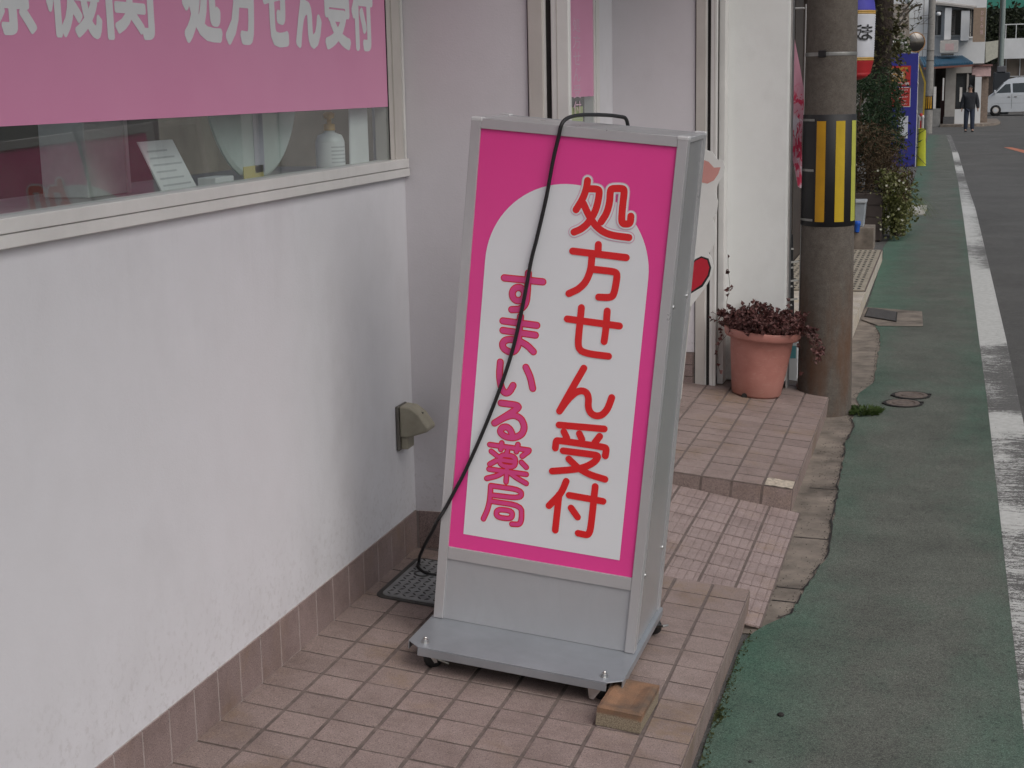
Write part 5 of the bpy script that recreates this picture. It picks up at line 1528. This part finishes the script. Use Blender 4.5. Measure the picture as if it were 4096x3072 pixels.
for x in (4.375, 5.30): obj('door_gap', MB().box(x, x + .012, -vw - .004, -vw + .002, .35, 1.10), M_DARK, van)
obj('door_gap', MB().box(3.66, 6.4, -vw - .004, -vw + .002, .62, .635), mat('side trim', (.36, .38, .41), .4), van)
for x in (4.18, 4.50): obj('door_handle', MB().box(x, x + .12, -vw - .025, -vw - .001, .92, .96), M_IRON, van, bevel=.006)
for x in (3.62, 5.95):
    obj('arch', MB().lathe([(.33, -vw - .006), (.33, -vw + .03), (.001, -vw + .03)], 24, (x, 0, .30), 'y'), M_TYRE, van)
    for s_ in (-1, 1):
        wl_ = obj('wheel', MB().lathe([(.15, -.08), (.26, -.085), (.28, -.06), (.28, .06), (.26, .085), (.15, .08)], 24, (x, s_ * (vw - .075), .28), 'y'), M_TYRE, van, True)
        obj('rim', MB().lathe([(.17, s_ * .07), (.15, s_ * .082), (.05, s_ * .070), (.001, s_ * .075)], 20, (x, s_ * (vw - .075), .28), 'y'), M_ALU, wl_, True)
obj('door_mirror', MB().box(3.50, 3.60, -vw - .16, -vw - .02, 1.12, 1.30), M_VAN, van, bevel=.02)
obj('bumper', MB().box(3.17, 3.30, -.70, .70, .26, .50), mat('grey bumper', (.30, .31, .33), .5), van, bevel=.03)
obj('headlight', MB().box(3.205, 3.26, -.72, -.50, .66, .86), mat('headlight', (.6, .62, .64), .1), van, bevel=.02)
obj('headlight', MB().box(3.205, 3.26, .50, .72, .66, .86), mat('headlight', (.6, .62, .64), .1), van, bevel=.02)

# walkway parapet, roofs, trees far right
pp = thing('white_parapet_building', 'low white parapet block with railing behind the van', 'building', (0, 88, -.46))
obj('parapet', MB().box(4.1, 9.5, -.3, .2, 2.95, 4.06), M_BW, pp)
obj('stair_parapet', MB().prism([(3.15, -.3, 3.9), (4.09, -.3, 4.0), (4.09, -.3, 3.15), (3.2, -.3, 2.75)], (0, .3, 0)), mat('cream wall', (.52, .51, .43), .8), pp)
for x in (4.2, 4.75, 5.3, 5.85): obj('rail_post', MB().box(x, x + .04, -.2, -.16, 4.06, 4.80), M_BW, pp)
obj('rail', MB().box(4.1, 9.5, -.2, -.16, 4.80, 4.85), M_BW, pp)
obj('lower_wall', MB().box(4.1, 9.5, .5, .8, -.2, 2.949), mat('brown block wall', (.20, .165, .135), .9, var=.2, scale=2), pp)
for x in (4.3, 5.05, 5.8): obj('white_post', MB().box(x, x + .05, .40, .46, 1.3, 2.94), M_BW, pp)
obj('white_bar', MB().box(4.3, 9, .40, .46, 1.95, 2.0), M_BW, pp)
obj('dark_passage', MB().box(3.05, 4.09, .5, .8, -.2, 2.7), M_DKWOOD, pp)
dp = thing('dark_machine', 'dark machine standing behind the van bonnet', 'machine', (3.95, 82.5, -.455))
obj('body', MB().box(-.42, .42, 0, .6, 0, 2.2), mat('dark blue grey casing', (.030, .034, .040), .5), dp, bevel=.05)
obj('head', MB().box(-.25, .20, -.05, .5, 2.201, 2.52), mat('grey casing', (.10, .10, .11), .5), dp, bevel=.03)
rp = thing('green_grey_pole', 'green-grey pole standing in front of the white parapet', 'pole', (3.93, 84, -.455))
obj('shaft', MB().lathe([(.15 - .004 * k, .6 * k) for k in range(12)], 14), mat('green grey steel', (.22, .26, .25), .6), rp, True)
obj('conduit', MB().tube([(-.16, -.05, 0), (-.15, -.05, 6.5)], .04, 6), M_IRON, rp)
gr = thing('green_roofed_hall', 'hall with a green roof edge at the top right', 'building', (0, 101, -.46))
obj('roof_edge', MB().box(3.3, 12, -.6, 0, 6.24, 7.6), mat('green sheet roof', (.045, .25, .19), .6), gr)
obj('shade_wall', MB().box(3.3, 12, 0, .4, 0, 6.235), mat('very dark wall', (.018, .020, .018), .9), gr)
hd = fill(51, [(2.6, 2.0), (2.6, 5.5), (10, 5.6), (10, 2.0)], 97, 1.2, 4200, .30, .2, clump=14, spread=.5)
o = obj('wooded_bank', hd, leaf_mat('dark bank leaves', (.010, .014, .009), (.028, .036, .018), (.060, .070, .035)), None)
o['kind'] = 'stuff'; o['label'] = 'dark leafy bank behind the white parapet'; o['category'] = 'trees'

# ------------------------------------------------------------------ walking person
def skin(name, joints, edges, m_, parent, sub=2):
    me = bpy.data.meshes.new(name)
    me.from_pydata([j[:3] for j in joints], edges, [])
    me.materials.append(m_)
    o_ = bpy.data.objects.new(name, me)
    link(o_, parent)
    md = o_.modifiers.new('skin', 'SKIN')
    sv = me.skin_vertices[0].data
    for i, j in enumerate(joints):
        sv[i].radius = (j[3], j[4] if len(j) > 4 else j[3])
    sv[0].use_root = True
    md.use_smooth_shade = True
    s_ = o_.modifiers.new('sub', 'SUBSURF'); s_.levels = sub; s_.render_levels = sub
    return o_
per = thing('person', 'person in a dark jacket and dark jeans walking along the street', 'person', (2.09, 56.7, ground_z(56.7)), R(4))
M_SKIN = mat('skin', (.36, .22, .16), .6); M_JKT = mat('dark navy jacket', (.018, .020, .026), .8, var=.2); M_JEAN = mat('dark denim', (.024, .032, .055), .85, var=.2); M_HAIR = mat('dark hair', (.014, .012, .012), .6); M_SHOE = mat('black shoe', (.012, .012, .012), .6)
J = [(0, 0, .93, .13, .10), (0, .0, 1.15, .14, .10), (0, .01, 1.36, .15, .09), (0, 0, 1.46, .06, .06), (0, -.01, 1.53, .06, .065), (0, -.015, 1.60, .078, .095), (0, -.01, 1.68, .06, .075),
     (-.19, 0, 1.38, .055), (-.25, .02, 1.12, .042), (-.28, -.04, .88, .034), (.19, 0, 1.38, .055), (.26, .01, 1.12, .042), (.29, -.05, .88, .034),
     (-.10, 0, .86, .085), (-.115, -.03, .48, .060), (-.12, .03, .09, .042), (-.125, -.10, .035, .032),
     (.10, 0, .86, .085), (.11, -.05, .48, .060), (.115, -.06, .09, .042), (.125, -.20, .035, .032)]
E_ = [(0, 1), (1, 2), (2, 3), (3, 4), (4, 5), (5, 6), (2, 7), (7, 8), (8, 9), (2, 10), (10, 11), (11, 12), (0, 13), (13, 14), (14, 15), (15, 16), (0, 17), (17, 18), (18, 19), (19, 20)]
# hands: palm and fingers as branches of the same mesh
for s_, w_i in ((-1, 9), (1, 12)):
    wx, wy, wz = J[w_i][:3]
    b_ = len(J)
    J.append((wx + s_ * .004, wy - .005, wz - .07, .028, .014)); E_.append((w_i, b_))
    for k in range(4):
        J.append((wx + s_ * .006, wy - .032 + .018 * k, wz - .145 + .006 * abs(k - 1.5), .007)); E_.append((b_, len(J) - 1))
    J.append((wx - s_ * .01, wy - .05, wz - .08, .008)); E_.append((b_, len(J) - 1))
body = skin('body', J, E_, M_SKIN, per)
skin('jacket', [(0, 0, .72, .22, .16), (0, 0, .95, .225, .165), (0, .0, 1.20, .225, .16), (0, .01, 1.36, .20, .14), (0, 0, 1.46, .11, .105), (-.20, 0, 1.37, .10), (-.262, .02, 1.10, .085), (-.292, -.03, .84, .062), (.20, 0, 1.37, .10), (.272, .01, 1.10, .085), (.302, -.04, .84, .062)],
     [(0, 1), (1, 2), (2, 3), (3, 4), (3, 5), (5, 6), (6, 7), (3, 8), (8, 9), (9, 10)], M_JKT, body)
skin('trousers', [(0, 0, .92, .15, .12), (-.10, 0, .82, .115), (-.115, -.03, .48, .092), (-.12, .03, .06, .075), (.10, 0, .82, .115), (.11, -.05, .48, .092), (.115, -.06, .06, .075)], [(0, 1), (1, 2), (2, 3), (0, 4), (4, 5), (5, 6)], M_JEAN, body)
for x, y in ((-.122, .03), (.118, -.06)):
    obj('shoe', MB().add([(x - .04, y + .06, 0), (x + .04, y + .06, 0), (x + .05, y - .16, 0), (x - .05, y - .16, 0), (x - .035, y + .05, .08), (x + .035, y + .05, .08), (x + .04, y - .15, .045), (x - .04, y - .15, .045)], [[0, 1, 2, 3], [7, 6, 5, 4], [0, 4, 5, 1], [1, 5, 6, 2], [2, 6, 7, 3], [3, 7, 4, 0]]), M_SHOE, body, bevel=.015)
hair = MB()
n_ = 16
hv = []
for i in range(7):
    a = math.pi * .5 * i / 6
    for k in range(n_):
        q = 2 * math.pi * k / n_
        front = max(0, -math.sin(q))
        z_ = 1.64 + .085 * math.sin(a) - (.09 * (1 - front) if i == 0 else .02 * (1 - front) * (6 - i) / 6)
        hv.append((.088 * math.cos(q) * math.cos(a * .98), -.005 + .105 * math.sin(q) * math.cos(a * .98), z_ + .015 * front * (i == 0)))
hair.add(hv, [[i * n_ + k, i * n_ + (k + 1) % n_, (i + 1) * n_ + (k + 1) % n_, (i + 1) * n_ + k] for i in range(6) for k in range(n_)])
obj('hair', hair, M_HAIR, body, True)
fa = MB()
fa.add([(0, -.118, 1.615), (-.014, -.102, 1.58), (.014, -.102, 1.58), (0, -.128, 1.585)], [[0, 1, 3], [0, 3, 2], [1, 2, 3]])
obj('nose', fa, M_SKIN, body)
for x in (-.032, .032): obj('eye', MB().lathe([(.001, -.008), (.011, -.004), (.011, .004)], 8, (x, -.098, 1.618), 'y'), M_HAIR, body)
obj('mouth', MB().box(-.022, .022, -.108, -.095, 1.548, 1.556), mat('lips', (.26, .10, .09), .6), body)
for x in (-.085, .085): obj('ear', MB().lathe([(.001, -.012), (.02, -.008), (.02, .008), (.001, .012)], 10, (x, .005, 1.60), 'x'), M_SKIN, body)

# ------------------------------------------------------------------ moss, weeds, gravel
r = random.Random(99)
ms = MB()
for k in range(2600):
    y = r.uniform(-.2, 1.6)
    if r.random() > .12 + .88 * max(0, math.sin(y * 7 + 1.2)) * max(0, math.sin(y * 23)): continue
    x = XE + .002 + abs(r.gauss(0, .013))
    p_ = Vector((x, y, GZ + .001))
    for q in range(3): leaf(ms, p_, rdir(r, .1), rdir(r), r.uniform(.003, .009), r.uniform(.002, .005))
o = obj('moss', ms, leaf_mat('moss', (.030, .040, .012), (.075, .085, .028), (.14, .13, .06)), None); o['kind'] = 'stuff'; o['label'] = 'moss and small weeds along the foot of the platform'; o['category'] = 'moss'
wd = thing('weed_tuft', 'low green weed tuft at the foot of the utility pole', 'weeds', (1.03, 4.90, GZ))
wm = MB()
for k in range(420):
    a = r.uniform(0, 6.28); q = math.sqrt(r.random())
    p_ = Vector((.085 * q * math.cos(a) + .01, .10 * q * math.sin(a), .002))
    leaf(wm, p_, Vector((math.cos(a) * .8, math.sin(a) * .8, r.uniform(.2, 1.1))), rdir(r, .2), r.uniform(.020, .045), r.uniform(.006, .014))
obj('leaf_blades', wm, leaf_mat('weed leaves', (.030, .055, .014), (.065, .105, .028), (.13, .16, .06)), wd)
gv = MB()
def pebble(mb, p, s_):
    v = []
    for d in ((1, 0, 0), (-1, 0, 0), (0, 1, 0), (0, -1, 0), (0, 0, 1)):
        v.append(Vector(p) + Vector(d) * s_ * r.uniform(.6, 1.2))
    mb.add(v, [[0, 2, 4], [2, 1, 4], [1, 3, 4], [3, 0, 4]])
for k in range(700):
    y = r.uniform(1.7, 8.4)
    pebble(gv, (left_edge(y) - .012 + r.gauss(0, .010), y, GZ + .001), r.uniform(.0012, .0042))
for k in range(400):
    y = r.uniform(1.7, 5.2)
    pebble(gv, (r.uniform(.88, left_edge(y)), y, GZ - .002), r.uniform(.0012, .003))
for k in range(220):
    pebble(gv, (r.uniform(.9, 1.8), r.uniform(.2, 8), GZ + .001), r.uniform(.0012, .003))
o = obj('gravel', gv, mat('dark grit', (.085, .075, .065), .9, var=.6, scale=200, space='world'), None); o['kind'] = 'stuff'; o['label'] = 'grit along the broken edge of the green coating'; o['category'] = 'gravel'
# crack lines between gutter and coating
ck = MB()
ys_ = [1.7 + .05 * i for i in range(68)]
pv = None
for y in ys_:
    x = left_edge(y) - .003 + r.gauss(0, .003); w_ = r.uniform(.001, .005)
    if pv and r.random() < .85: ck.poly([(pv[0] - pv[2], pv[1], GZ + .0025), (pv[0] + pv[2], pv[1], GZ + .0025), (x + w_, y, GZ + .0025), (x - w_, y, GZ + .0025)])
    pv = (x, y, w_)
for y, x0, x1 in ((2.02, .905, 1.0), (1.88, .905, .985), (3.35, .90, 1.02), (2.62, .905, 1.035)):
    ck.poly([(x0, y - .003, GZ - .002), (x1, y - .012, GZ - .002), (x1, y - .006, GZ - .002), (x0, y + .003, GZ - .002)])
struct('edge_crack', ck, M_DARK)
rp_ = random.Random(13)
for k, (x, y, s_) in enumerate([(1.035, .93, .010), (.99, .62, .005)]):
    pm = MB()
    for i in range(5):
        pass
    pm.lathe([(.0005, 0), (s_ * .9, .0), (s_, s_ * .4), (s_ * .6, s_ * .8), (.0005, s_ * .9)], 8, (x, y, GZ))
    tag(obj('pebble', pm, M_DARK, None, True), ('larger dark pebble on the green walkway beside the sign platform', 'smaller dark pebble on the green walkway nearer the camera')[k], 'pebble')
